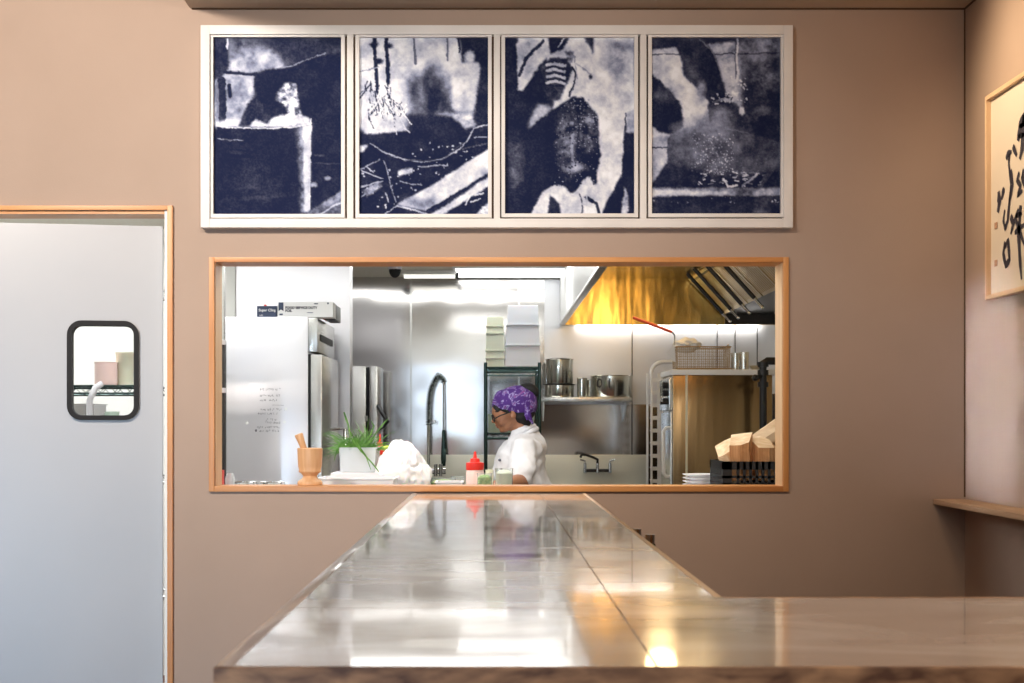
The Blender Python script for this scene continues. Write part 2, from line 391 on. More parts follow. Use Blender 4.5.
struct('window_1', b, M['oak_pale_z'], smooth=False)
struct('floor', MB().box(-3.1, XR+0.1, -2.6, 5.29, -0.1, 0), M['floor'], smooth=False)
b = MB(); b.box(PX(190, WY), XR+0.1, -2.6, WY, 2.782, 3.2); b.box(-3.1, PX(190, WY), -2.6, WY, 3.12, 3.2)
struct('ceiling', b, M['ceiling'], smooth=False)
# dark joints where wall, ceiling and side wall meet
struct('trim_1', MB().box(PX(192, WY), XR, WY-0.004, WY, 2.776, 2.782), M['caulk'], smooth=False)
struct('trim_2', MB().box(XR-0.004, XR, WY-0.005, WY, PZ(497, WY), 2.776), M['caulk'], smooth=False)
struct('trim_3', MB().box(XR-0.004, XR, 1.0, WY-0.005, 2.776, 2.782), M['caulk'], smooth=False)
# kitchen shell
hxl_ = 0.36; KB = 10.4; KZ = 2.352; KL, KR = -3.2, 2.0
struct('wall_kitchen_back', MB().box(KL, KR, KB, KB+0.1, 0, 2.6), M['steel'], smooth=False)
struct('wall_kitchen_right', MB().box(KR, KR+0.1, WB, KB+0.1, 0, 2.6), M['kwhite'], smooth=False)
struct('wall_kitchen_left', MB().box(KL-0.1, KL, WB, KB+0.1, 0, 2.6), M['kwhite'], smooth=False)
struct('wall_kitchen_divider', MB().box(KL, PX(350, 7.85), 7.85, 8.0, 0, KZ, 0.003), M['steel_hi'], smooth=False)
struct('wall_kitchen_side_panel', MB().box(KL, -1.36, 7.83, 7.849, 0, KZ), M['kwhite'], smooth=False)
struct('floor_kitchen', MB().box(KL, KR, 5.29, KB, -0.1, 0.0), M['kfloor'], smooth=False)
struct('ceiling_kitchen', MB().box(KL, KR, WB, KB, KZ, KZ+0.1), M['kceil'], smooth=False)
struct('wall_panel', MB().box(hxl_, KR-0.001, KB-0.006, KB-0.0005, 1.46, 2.33), M['wallpanel'], smooth=False)
for i, (px, m, wd) in enumerate(((411, 'steel_plain', 0.012), (632, 'black', 0.006), (717, 'black', 0.005), (735, 'black', 0.005), (757, 'black', 0.006), (519, 'steel_plain', 0.010))):
    x = PX(px, KB); struct('trim_%d' % (4+i), MB().box(x-wd/2, x+wd/2, KB-(0.008 if px > 560 else 0.003), KB, 0.3, 2.35), M[m], smooth=False)
# hatch trim: orange oak face frame with paler reveal
fo = [PX(209.5, WY), PX(788, WY), PZ(491.5, WY), PZ(257.5, WY)]
t = MB().box(fo[0], HL, WY-0.014, WY, fo[2], fo[3], 0.002).build('trim_hatch', M['trim_z']); t['kind'] = 'structure'
MB().box(HR, fo[1], WY-0.014, WY, fo[2], fo[3], 0.002).build('jamb_face', M['trim_z'], t)
MB().box(HL, HR, WY-0.014, WY, HT, fo[3], 0.002).build('head_face', M['trim_x'], t)
MB().box(HL, HR, WY-0.014, WY, fo[2], HB, 0.002).build('sill_face', M['trim_x'], t)
MB().box(HL-0.001, HR, WY, WB+0.004, HB-0.02, HB).build('sill', M['trim_x'], t)
MB().box(HL, HR, WY, WB+0.004, HT-0.001, HT+0.01).build('head_reveal', M['trim_x'], t)
MB().box(HR-0.002, HR+0.01, WY, WB+0.004, HB, HT).build('jamb_reveal', M['reveal'], t)
MB().box(HL-0.01, HL+0.002, WY, WB+0.004, HB, HT).build('jamb_reveal', M['reveal'], t)
# doorway trim
b = MB(); x1 = PX(173.5, WY); z1 = PZ(206, WY)
b.box(DR, x1, WY-0.014, WY, 0, z1, 0.002)
t = b.build('trim_doorway', M['trim_z']); t['kind'] = 'structure'
MB().box(DL-0.02, DR, WY-0.014, WY, DT, z1, 0.002).build('head_face', M['trim_x'], t)
MB().box(DL-0.02, DL, WY-0.014, WY, 0, DT, 0.002).build('jamb_face', M['trim_z'], t)
MB().box(DR-0.012, DR, WY, WB, 0, DT).build('jamb_reveal', M['kwhite'], t)
MB().box(DL, DR-0.012, WY, WB, DT-0.012, DT).build('head_reveal', M['trim_x'], t)

# swing door, a little open towards the dining side, hinged on the right
hx = PX(163, 5.29)
d = bpy.data.objects.new('door_1', None); COL.objects.link(d); d.location = (hx, 5.29, 0); d.rotation_euler = (0, 0, R(10)); d['kind'] = 'structure'
W_, H_ = 0.80, 2.028
wx, wz, ww, wh = -0.205, 1.515, 0.225, 0.33
def leaf():
    b = MB(); b.box(-W_, 0, -0.02, 0.02, 0.012, wz-wh/2).box(-W_, 0, -0.02, 0.02, wz+wh/2, H_)
    b.box(-W_, wx-ww/2, -0.02, 0.02, wz-wh/2, wz+wh/2).box(wx+ww/2, 0, -0.02, 0.02, wz-wh/2, wz+wh/2)
    for sx in (-1, 1):
        for sz in (-1, 1):
            cx, cz = wx+sx*ww/2, wz+sz*wh/2; r = 0.04
            pts = [(cx, cz)] + [(cx - sx*r + sx*r*math.sin(R(a)), cz - sz*r + sz*r*math.cos(R(a))) for a in range(0, 91, 15)]
            b.prism(pts, 'y', -0.02, 0.02)
    return b
leaf().build('door_leaf', M['door'], d, local=True, smooth=False)
g = MB().rrect_tube(wx, wz, -0.034, 0.034, ww+0.02, wh+0.02, 0.05, 0.017).build('window_gasket', M['black'], d, local=True)
MB().rrect_tube(wx, wz, -0.002, 0.002, ww-0.004, wh-0.004, 0.04, 0.038).bm.free()
b = MB(); pts = []
for sx, sz, a0 in ((1, 1, 0), (-1, 1, 90), (-1, -1, 180), (1, -1, 270)):
    for k in range(7):
        a = R(a0+15*k); pts.append((wx+sx*(ww/2-0.04)+0.04*math.cos(a), wz+sz*(wh/2-0.04)+0.04*math.sin(a)))
b.prism(pts, 'y', -0.002, 0.002).build('window_pane', M['glass'], d, local=True, smooth=False)

# ledge along the right wall
lz = PZ(499, WY)
struct('trim_ledge', MB().box(PX(933, WY), XR, 1.2, WY-0.002, lz-0.018, lz, 0.002), M['ledge'])

# ------------------------------------------------------------------ bar counter
CZ = 1.085; c0 = 1.486; c1 = 2.09; cxl = -0.28; cxr = 0.322
bar = thing('bar_counter', (0, 1.8, 0), 'long L-shaped bar counter with glossy mottled grey top and oak edge, running to the hatch', 'bar counter')
b = MB(); e = 0.018
zt = CZ
def plate(x0, x1, y0, y1): b.box(x0, x1, y0, y1, zt-0.004, zt)
xs = 0.165
ys = 1.97
plate(cxl+e, xs-0.0012, c0+e*0.5, ys-0.0012); plate(cxl+e, xs-0.0012, ys+0.0012, 2.85-0.001); plate(cxl+e, xs-0.0012, 2.85+0.001, WY-0.02)
plate(xs+0.0012, cxr-e*0.6, c1+0.001, 3.3); plate(xs+0.0012, cxr-e*0.6, 3.302, 4.1); plate(xs+0.0012, cxr-e*0.6, 4.102, WY-0.02)
plate(xs+0.0012, 0.80, c0+e*0.5, c1-0.001); plate(0.8024, XR-0.01, c0+e*0.5, c1-e*0.5)
b.build('counter_surface', M['zinc'], bar, smooth=False)
MB().box(cxl+0.01, cxr-0.01, c0+0.01, WY-0.016, CZ-0.05, CZ-0.0045).box(cxr-0.01, XR-0.005, c0+0.01, c1-0.01, CZ-0.05, CZ-0.0045).build('core_board', M['oak_y'], bar, smooth=False)
MB().box(cxl, cxl+e, c0+e*0.5, WY-0.016, CZ-0.055, CZ+0.0005, 0.002).build('edge_strip', M['oak_y'], bar)
MB().box(cxr-e*0.6, cxr, c1, WY-0.016, CZ-0.055, CZ+0.0005, 0.002).build('edge_strip', M['oak_pale'], bar)
MB().box(cxl, XR-0.003, c0, c0+e*0.5, CZ-0.055, CZ+0.0005, 0.002).build('edge_strip', M['oak_x'], bar)
MB().box(cxr, XR-0.003, c1-e*0.5, c1, CZ-0.055, CZ+0.0005, 0.002).build('edge_strip', M['oak_x'], bar)
MB().box(cxl+0.1, cxr-0.08, c0+0.12, WY-0.05, 0.002, CZ-0.052).box(cxr-0.08, XR-0.02, c0+0.12, c1-0.08, 0.002, CZ-0.052).build('base_panel', M['trim_z'], bar, smooth=False)

# low shelf with bottles behind the bar
sh = thing('bottle_shelf', (0.46, 3.3, 0.0), 'low wooden shelf standing behind the bar counter', 'shelf')
b = MB().box(0.345, 0.58, 2.7, 4.2, 0.77, 0.795, 0.002); b.build('shelf_board', M['trim_z'], sh)
for yy in (2.75, 4.15): MB().box(0.35, 0.575, yy-0.015, yy+0.015, 0.002, 0.77).build('side_panel', M['trim_z'], sh)
def bottle(px, top, dd, lab, r=0.034):
    x = PX(px, dd); z1 = PZ(top, dd); h = z1-0.797
    t = thing('liquor_bottle', (x, dd, 0.796), lab, 'bottle', 'bottles behind the bar')
    MB().lathe([(0, 0), (r, 0), (r, h*0.62), (r*0.85, h*0.7), (0.013, h*0.82), (0.012, h*0.93), (0, h*0.93)], seg=20).build('glass_body', M['bottle'], t, local=True)
    MB().lathe([(0.0105, h*0.9), (0.0105, h), (0, h)], seg=14).build('cap', M['chrome'], t, local=True)
bottle(650, 534, 3.25, 'dark bottle with steel cap peeking over the bar edge, the taller one')
bottle(637, 528.5, 3.52, 'dark bottle top barely showing over the bar edge, the smaller one')

# ------------------------------------------------------------------ four-panel picture
def vnoise(H, W, cell, seed):
    rs = np.random.RandomState(seed); gh, gw = int(H/cell)+3, int(W/cell)+3
    g = rs.rand(gh, gw); y = np.arange(H)/cell; x = np.arange(W)/cell
    yi = y.astype(int); xi = x.astype(int); fy = (y-yi)[:, None]; fx = (x-xi)[None, :]
    fy = fy*fy*(3-2*fy); fx = fx*fx*(3-2*fx)
    a = g[yi][:, xi]; b_ = g[yi][:, xi+1]; c = g[yi+1][:, xi]; d_ = g[yi+1][:, xi+1]
    return (a*(1-fx)+b_*fx)*(1-fy)+(c*(1-fx)+d_*fx)*fy
def fbm(H, W, cell, seed):
    return (vnoise(H, W, cell, seed)*0.5+vnoise(H, W, cell/2, seed+1)*0.28+vnoise(H, W, max(cell/4, 1.2), seed+2)*0.22)
class Canvas:
    def __init__(s, x0, x1, y0, y1, W=210, seed=1):
        s.x0, s.x1, s.y0, s.y1 = x0, x1, y0, y1; s.W = W; s.H = int(W*(y1-y0)/(x1-x0)); s.seed = seed
        s.A = np.zeros((s.H, s.W)); s.sc = (x1-x0)/W
        s.X, s.Y = np.meshgrid(x0+(np.arange(s.W)+0.5)*s.sc, y0+(np.arange(s.H)+0.5)*s.sc)
    def mask_poly(s, pts):
        ins = np.zeros(s.A.shape, bool); n = len(pts)
        for i in range(n):
            x1, y1 = pts[i]; x2, y2 = pts[(i+1) % n]
            if y1 == y2: continue
            c = ((s.Y > min(y1, y2)) & (s.Y <= max(y1, y2)) & (s.X < (x2-x1)*(s.Y-y1)/(y2-y1)+x1))
            ins ^= c
        return ins.astype(float)
    def blur(s, m, k):
        k = int(max(0, round(k/s.sc)))
        for _ in range(2):
            for ax in (0, 1):
                if k == 0: return m
                p = np.pad(m, [(k, k) if a == ax else (0, 0) for a in (0, 1)], mode='edge'); c = np.cumsum(p, axis=ax)
                n = m.shape[ax]; z = np.zeros_like(np.take(c, [0], axis=ax)); c = np.concatenate([z, c], axis=ax)
                m = (np.take(c, range(2*k+1, 2*k+1+n), axis=ax)-np.take(c, range(0, n), axis=ax))/(2*k+1)
        return m
    def tex(s, v, amp, cell, contrast=1.0):
        s.seed += 7
        if amp == 0: return v
        n = fbm(s.H, s.W, cell/s.sc, s.seed); n = np.clip((n-0.5)*2.2*contrast, -1, 1)
        return v+amp*n
    def put(s, m, v): s.A = s.A*(1-m)+v*m
    def poly(s, pts, v, soft=2, amp=0, cell=30, contrast=1.0): s.put(s.blur(s.mask_poly(pts), soft), s.tex(v, amp, cell, contrast))
    def blob(s, cx, cy, rx, ry, v, soft=0.4, amp=0, cell=20):
        d_ = np.sqrt(((s.X-cx)/rx)**2+((s.Y-cy)/ry)**2); m = np.clip((1+soft-d_)/(2*soft), 0, 1); s.put(m, s.tex(v, amp, cell))
    def line(s, pts, w, v, a=1.0):
        for (x1, y1), (x2, y2) in zip(pts, pts[1:]):
            dx, dy = x2-x1, y2-y1; L2 = dx*dx+dy*dy+1e-9
            t = np.clip(((s.X-x1)*dx+(s.Y-y1)*dy)/L2, 0, 1); d_ = np.hypot(s.X-x1-t*dx, s.Y-y1-t*dy)
            s.put(np.clip(w/2-d_/1.0+1.2, 0, 1)*a if w < 3 else np.clip((w/2-d_)/2+0.7, 0, 1)*a, v)
    def speck(s, region, n, v, r=(1, 3), seed=3):
        rr = random.Random(seed)
        for _ in range(n):
            x = rr.uniform(region[0], region[2]); y = rr.uniform(region[1], region[3]); q = rr.uniform(*r)
            s.put(np.clip(q-np.hypot(s.X-x, s.Y-y)+0.8, 0, 1), v)

def art1():
    c = Canvas(47, 485, 42, 645, seed=11); c.A[:] = 0.10
    c.poly([(95, 42), (260, 42), (300, 150), (190, 160), (180, 345), (50, 345), (50, 190), (100, 150)], 0.72, 6, 0.35, 45)
    c.poly([(95, 42), (485, 42), (485, 95), (300, 140), (260, 100), (180, 70), (95, 62)], 0.22, 14, 0.12, 50)
    c.poly([(250, 42), (485, 42), (485, 100), (300, 150)], 0.16, 10, 0.05, 50)
    c.poly([(47, 42), (97, 42), (97, 150), (70, 180), (47, 180)], 0.14, 2, 0.10, 20)
    c.line([(75, 190), (78, 330)], 26, 0.16); c.line([(100, 205), (104, 240)], 12, 0.1); c.line([(60, 200), (60, 330)], 10, 0.4)
    c.line([(95, 45), (97, 80)], 5, 0.95)
    c.line([(92, 160), (190, 165)], 12, 0.12); c.line([(95, 155), (190, 160)], 3, 0.6)
    c.poly([(55, 330), (130, 318), (200, 300), (380, 310), (380, 345), (55, 350)], 0.85, 5, 0.2, 18)
    c.poly([(260, 240), (290, 195), (340, 190), (335, 240), (350, 310), (250, 320)], 0.8, 4, 0.5, 14, 2)
    c.poly([(130, 345), (160, 270), (200, 240), (240, 245), (290, 270), (300, 300), (260, 310), (225, 335), (190, 320), (170, 345)], 0.13, 2, 0.12, 25)
    c.poly([(185, 175), (230, 150), (290, 148), (380, 115), (485, 90), (485, 560), (375, 600), (375, 320), (350, 300), (330, 200), (295, 182), (260, 215), (250, 245), (200, 240), (185, 210)], 0.10, 2, 0.03, 60)
    c.line([(280, 148), (340, 128), (400, 103), (430, 97)], 2.5, 0.6, 0.8)
    c.poly([(60, 345), (380, 345), (375, 645), (60, 645)], 0.10, 2, 0.04, 60)
    c.poly([(332, 345), (378, 345), (374, 632), (345, 640), (340, 500)], 0.5, 7, 0.3, 12); c.poly([(352, 345), (378, 345), (374, 632), (356, 636)], 0.95, 3, 0.1, 20); c.line([(378, 318), (374, 625)], 3, 0.95)
    c.line([(60, 345), (200, 350), (340, 345), (380, 335)], 3, 0.9)
    c.line([(60, 385), (150, 392)], 2, 0.55); c.line([(80, 420), (180, 430)], 2, 0.03); c.line([(80, 440), (180, 445)], 8, 0.04)
    c.line([(80, 595), (200, 585), (330, 570)], 14, 0.2, 0.5); c.line([(120, 555), (330, 540)], 6, 0.17, 0.6)
    c.poly([(360, 640), (485, 560), (485, 645), (370, 645)], 0.42, 3, 0.25, 20); c.line([(400, 645), (485, 600)], 4, 0.85)
    c.blob(388, 543, 12, 8, 0.75); c.blob(435, 520, 10, 7, 0.6); c.line([(380, 470), (485, 470)], 2, 0.2); c.blob(405, 443, 18, 4, 0.3)
    return c
def art2():
    c = Canvas(50, 488, 42, 645, seed=31); c.A[:] = 0.12
    c.poly([(50, 42), (240, 42), (240, 360), (50, 370)], 0.90, 3, 0.12, 60)
    c.poly([(215, 42), (440, 42), (460, 130), (450, 300), (215, 310)], 0.86, 8, 0.2, 50)
    c.poly([(385, 42), (488, 42), (488, 420), (440, 300), (455, 200), (455, 130), (400, 125)], 0.10, 4, 0.10, 40)
    c.poly([(215, 180), (300, 140), (370, 200), (370, 290), (440, 320), (300, 420), (215, 360)], 0.22, 16, 0.28, 60)
    c.poly([(365, 135), (455, 132), (458, 190), (400, 215), (395, 285), (365, 285)], 0.95, 4, 0.05, 20)
    c.blob(425, 110, 16, 20, 0.85)
    for x0, x1 in ((103, 112), (143, 152)): c.line([(x0, 42), (x1, 230)], 12, 0.10)
    for x, y in ((103, 65), (118, 122), (150, 70)): c.blob(x, y, 14, 9, 0.1)
    c.line([(238, 42), (240, 130)], 7, 0.2, 0.8); c.line([(348, 42), (352, 120)], 6, 0.2, 0.8); c.line([(385, 42), (390, 90)], 5, 0.1)
    c.line([(50, 160), (120, 142)], 2, 0.5)
    c.poly([(215, 300), (440, 310), (430, 350), (488, 330), (488, 645), (50, 645), (50, 350), (90, 385), (215, 405)], 0.09, 6, 0.05, 40)
    c.poly([(290, 295), (430, 300), (445, 345), (410, 350), (360, 310)], 0.85, 5, 0.3, 16)
    rr = random.Random(5)
    for i in range(95):
        x, y = rr.uniform(72, 165), rr.uniform(190, 290); 
        if y > 260: x += rr.uniform(0, 60)
        a = rr.uniform(-0.5, 0.6); L_ = rr.uniform(30, 95)
        p = [(x, y)]
        for k in range(4):
            a += rr.uniform(-0.4, 0.4); x += math.sin(a)*L_/4; y += math.cos(a)*L_/4
            if y > 402: break
            p.append((x, y))
        c.line(p, rr.choice((1.5, 2.5, 4)), 0.97 if i % 3 else 0.15)
    for i in range(22):
        x, y = rr.uniform(140, 205), rr.uniform(290, 360); a = rr.uniform(0, 6.3); c.line([(x, y), (x+25*math.cos(a), y+25*math.sin(a))], 3, 0.95)
    c.line([(90, 400), (130, 430), (200, 455), (260, 465), (330, 455), (390, 420), (420, 385), (440, 350), (488, 338)], 3, 0.75)
    c.line([(200, 460), (330, 458), (400, 400)], 2, 0.3)
    c.poly([(50, 410), (85, 405), (60, 432), (50, 432)], 0.85, 2, 0.2, 10); c.poly([(180, 495), (230, 480), (230, 500), (185, 515)], 0.85, 2, 0.2, 10)
    for p in ([(55, 490), (120, 455)], [(60, 495), (125, 520)], [(60, 550), (130, 530)], [(135, 460), (150, 520), (175, 600)], [(75, 480), (100, 500)], [(190, 530), (260, 545)], [(140, 570), (150, 600)], [(250, 480), (350, 475)], [(60, 580), (100, 560)]):
        c.line(p, 3, 0.7)
    c.poly([(65, 560), (120, 532), (130, 545), (80, 582)], 0.6, 2, 0.3, 10); c.speck((55, 480, 260, 620), 40, 0.75, (1, 4), 4); c.speck((230, 400, 460, 510), 34, 0.8, (1, 3), 6)
    c.line([(440, 380), (488, 380)], 2, 0.6); c.line([(400, 420), (488, 400)], 2, 0.3)
    c.poly([(180, 608), (300, 540), (488, 420), (488, 500), (280, 630)], 0.93, 3, 0.1, 30)
    c.poly([(180, 608), (230, 580), (320, 600), (280, 628)], 0.45, 10, 0.15, 30)
    c.line([(280, 632), (488, 505)], 4, 0.06); c.poly([(290, 645), (488, 515), (488, 545), (330, 645)], 0.85, 3, 0.15, 20)
    c.line([(140, 638), (180, 612), (280, 640)], 3, 0.8)
    for p in ([(410, 610), (425, 580), (450, 560)], [(430, 600), (460, 590)], [(455, 540), (440, 575), (470, 570)], [(470, 545), (460, 560)]): c.line(p, 4, 0.9)
    c.poly([(445, 645), (488, 600), (488, 645)], 0.9, 2, 0.4, 8)
    return c
def art3():
    c = Canvas(35, 473, 42, 640, seed=51); c.A[:] = 0.09
    c.poly([(80, 42), (470, 42), (473, 300), (440, 350), (430, 500), (380, 590), (360, 640), (120, 640), (180, 520), (200, 250), (80, 220)], 0.93, 3, 0.06, 40)
    c.poly([(75, 60), (160, 50), (175, 110), (100, 190), (85, 220)], 0.85, 3, 0.12, 20)
    c.line([(165, 55), (110, 110), (85, 170)], 10, 0.15)
    c.poly([(180, 42), (255, 42), (235, 80), (190, 100)], 0.12, 3, 0.1, 20); c.line([(215, 75), (240, 45)], 3, 0.9)
    c.poly([(300, 42), (335, 42), (335, 100), (320, 70)], 0.15, 3)
    c.poly([(365, 50), (470, 60), (470, 100), (400, 80)], 0.3, 10, 0.1, 20); c.blob(430, 130, 40, 45, 0.55, 0.7, 0.2); c.line([(400, 130), (420, 170), (450, 185)], 8, 0.75, 0.6)
    c.poly([(35, 300), (90, 235), (150, 140), (180, 105), (175, 180), (190, 230), (150, 260), (110, 330), (105, 370), (100, 470), (60, 560), (35, 560)], 0.10, 3, 0.06, 30)
    c.poly([(35, 42), (75, 42), (75, 230), (35, 300)], 0.11, 3, 0.04, 20)
    c.poly([(150, 145), (190, 110), (245, 110), (265, 150), (240, 215), (220, 250), (180, 262), (165, 240), (175, 190)], 0.16, 3, 0.1, 14)
    for i, y in enumerate((135, 155, 175, 195)):
        c.line([(178, y), (205, y-6), (238, y+2)], 9, 0.75); c.line([(182, y+9), (235, y+11)], 4, 0.08)
    c.poly([(235, 85), (270, 85), (265, 130), (245, 120)], 0.5, 3, 0.3, 10)
    c.line([(262, 140), (275, 165), (270, 190), (252, 240)], 5, 0.12); c.line([(270, 100), (280, 180)], 3, 0.5)
    c.line([(280, 130), (325, 165)], 4, 0.65); c.blob(325, 175, 6, 8, 0.2)
    c.poly([(105, 380), (150, 370), (180, 300), (190, 540), (150, 600), (80, 640), (35, 640), (35, 560), (100, 560)], 0.10, 3, 0.03, 30)
    c.poly([(45, 400), (100, 390), (100, 520), (60, 560)], 0.24, 8, 0.12, 12)
    c.poly([(115, 330), (150, 265), (200, 275), (175, 310), (170, 350), (130, 380)], 0.65, 6, 0.3, 30)
    c.poly([(105, 360), (175, 300), (180, 400), (190, 520), (150, 580), (105, 560)], 0.10, 3)
    # the hanging roast
    c.poly([(225, 265), (260, 242), (300, 245), (325, 275), (345, 300), (352, 330), (352, 400), (360, 440), (345, 500), (348, 540), (335, 535), (320, 510), (290, 530), (270, 578), (245, 555), (215, 535), (190, 545), (172, 520), (170, 400), (175, 310), (200, 280)], 0.07, 2, 0.05, 12)
    c.blob(250, 390, 36, 95, 0.42, 0.5, 0.3, 16); c.blob(315, 360, 26, 60, 0.35, 0.6, 0.3, 14); c.line([(285, 300), (283, 500)], 7, 0.12, 0.8)
    c.line([(262, 330), (265, 480)], 9, 0.75, 0.6); c.line([(300, 310), (330, 325)], 14, 0.7, 0.5); c.blob(262, 350, 20, 12, 0.12); c.blob(305, 352, 14, 18, 0.1)
    c.blob(275, 480, 34, 14, 0.75, 0.6, 0.2); c.speck((205, 300, 350, 540), 170, 0.75, (0.5, 1.6), 9); c.speck((230, 250, 320, 300), 45, 0.6, (0.6, 2), 10); c.speck((205, 300, 350, 560), 90, 0.05, (1, 3), 12)
    c.poly([(170, 555), (205, 540), (250, 570), (280, 560), (300, 520), (340, 545), (355, 590), (365, 640), (130, 640), (150, 590)], 0.9, 3, 0.15, 20)
    c.poly([(190, 570), (220, 600), (225, 640), (180, 640)], 0.12, 3); c.line([(290, 570), (300, 600), (295, 640)], 4, 0.3); c.line([(310, 580), (345, 600), (355, 640)], 9, 0.12); c.line([(310, 575), (320, 610), (300, 600)], 4, 0.8)
    c.poly([(440, 365), (473, 365), (473, 640), (420, 640), (400, 590), (430, 520)], 0.08, 3, 0.03, 20)
    c.poly([(448, 300), (473, 280), (473, 362), (445, 362)], 0.6, 3, 0.1, 10); c.line([(445, 300), (440, 355)], 4, 0.15)
    c.poly([(425, 640), (440, 545), (455, 590), (450, 640)], 0.8, 3, 0.2, 10)
    return c
def art4():
    c = Canvas(40, 480, 40, 640, seed=71); c.A[:] = 0.12
    c.poly([(40, 80), (480, 40), (480, 320), (330, 330), (100, 380), (95, 460), (40, 545)], 0.72, 3, 0.2, 18)
    c.poly([(40, 95), (150, 92), (240, 260), (200, 330), (100, 370), (40, 370)], 0.88, 4, 0.12, 40)
    c.poly([(330, 40), (480, 40), (480, 200), (340, 190)], 0.45, 10, 0.18, 14)
    c.line([(40, 97), (480, 93)], 3, 0.12, 0.8); c.line([(333, 40), (333, 190)], 6, 0.9); c.line([(328, 40), (328, 180)], 3, 0.25); c.line([(40, 412), (105, 412)], 3, 0.1)
    c.poly([(345, 190), (380, 130), (480, 110), (480, 400), (385, 360), (350, 300)], 0.12, 10, 0.09, 18); c.blob(415, 290, 30, 14, 0.32, 0.6, 0.15); c.blob(430, 170, 50, 45, 0.3, 0.8, 0.2, 12)
    c.poly([(40, 42), (210, 40), (240, 70), (265, 120), (285, 190), (300, 240), (240, 262), (200, 215), (150, 165), (142, 110), (125, 65), (60, 78), (40, 65)], 0.16, 2, 0.07, 30)
    c.poly([(145, 90), (200, 110), (210, 200), (170, 180)], 0.26, 8, 0.08, 30); c.blob(212, 215, 14, 30, 0.6, 0.5, 0.2); c.line([(205, 45), (245, 80), (270, 140), (288, 200)], 3, 0.5, 0.7)
    c.poly([(232, 262), (270, 255), (330, 260), (370, 320), (392, 372), (320, 355), (240, 325)], 0.2, 2, 0.1, 22); c.blob(275, 310, 35, 25, 0.55, 0.7, 0.2); c.line([(236, 330), (390, 372)], 3, 0.5, 0.6)
    rr = random.Random(2)
    for k in range(26):
        x = 240+k*3.6; y = 255-k*1.0+rr.uniform(-14, 14); c.line([(x, y), (x+rr.uniform(-14, 14), y+rr.uniform(-10, 10))], 3.5, 0.92 if k % 2 else 0.1)
    c.line([(305, 215), (325, 195), (340, 160)], 6, 0.8, 0.7); c.blob(348, 288, 9, 14, 0.92, 0.3); c.speck((290, 170, 370, 260), 40, 0.85, (1, 3), 3)
    c.poly([(40, 165), (60, 180), (140, 255), (152, 340), (125, 368), (70, 360), (40, 340)], 0.10, 2, 0.06, 30); c.blob(85, 235, 30, 18, 0.3, 0.8, 0.1)
    c.poly([(40, 340), (60, 360), (45, 380), (40, 375)], 0.85, 2)
    c.poly([(105, 370), (160, 345), (240, 330), (320, 358), (400, 372), (480, 395), (480, 520), (400, 550), (250, 530), (95, 465)], 0.24, 3, 0.06, 40)
    c.blob(215, 345, 70, 22, 0.75, 0.8, 0.1); c.blob(235, 400, 80, 60, 0.42, 0.9, 0.12, 30); c.speck((180, 365, 320, 505), 230, 0.88, (0.4, 1.7), 8); c.speck((130, 400, 460, 500), 80, 0.4, (0.4, 1.4), 18)
    c.poly([(40, 548), (95, 462), (180, 490), (300, 510), (410, 500), (480, 480), (480, 560), (40, 560)], 0.12, 6, 0.10, 24)
    for k in range(40):
        x = rr.uniform(180, 420); y = rr.uniform(495, 548); c.line([(x, y), (x+rr.uniform(4, 20), y+rr.uniform(-6, 6))], 2.5, rr.choice((0.9, 0.7, 0.4)))
    c.line([(285, 520), (300, 545), (330, 540)], 6, 0.9); c.line([(400, 560), (440, 500), (475, 450)], 16, 0.26, 0.7); c.line([(350, 545), (405, 500)], 5, 0.6)
    c.poly([(40, 550), (480, 548), (480, 575), (40, 578)], 0.55, 3, 0.3, 20); c.poly([(40, 555), (300, 560), (300, 572), (40, 575)], 0.88, 2, 0.12, 14)
    c.poly([(40, 580), (480, 577), (480, 640), (40, 640)], 0.14, 3, 0.06, 20); c.poly([(390, 580), (440, 580), (440, 640), (385, 640)], 0.22, 5, 0.1, 14); c.speck((40, 580, 480, 600), 14, 0.7, (1, 2.5), 5)
    return c
def print_mat():
    m = bpy.data.materials.new('photographic_print'); m.use_nodes = True
    nt = m.node_tree; b = nt.nodes['Principled BSDF']; b.inputs['Roughness'].default_value = 0.6; b.inputs['Specular IOR Level'].default_value = 0.05
    a = nt.nodes.new('ShaderNodeAttribute'); a.attribute_name = 'ink'
    nt.links.new(a.outputs['Color'], b.inputs['Base Color']); return m
M['print'] = print_mat()
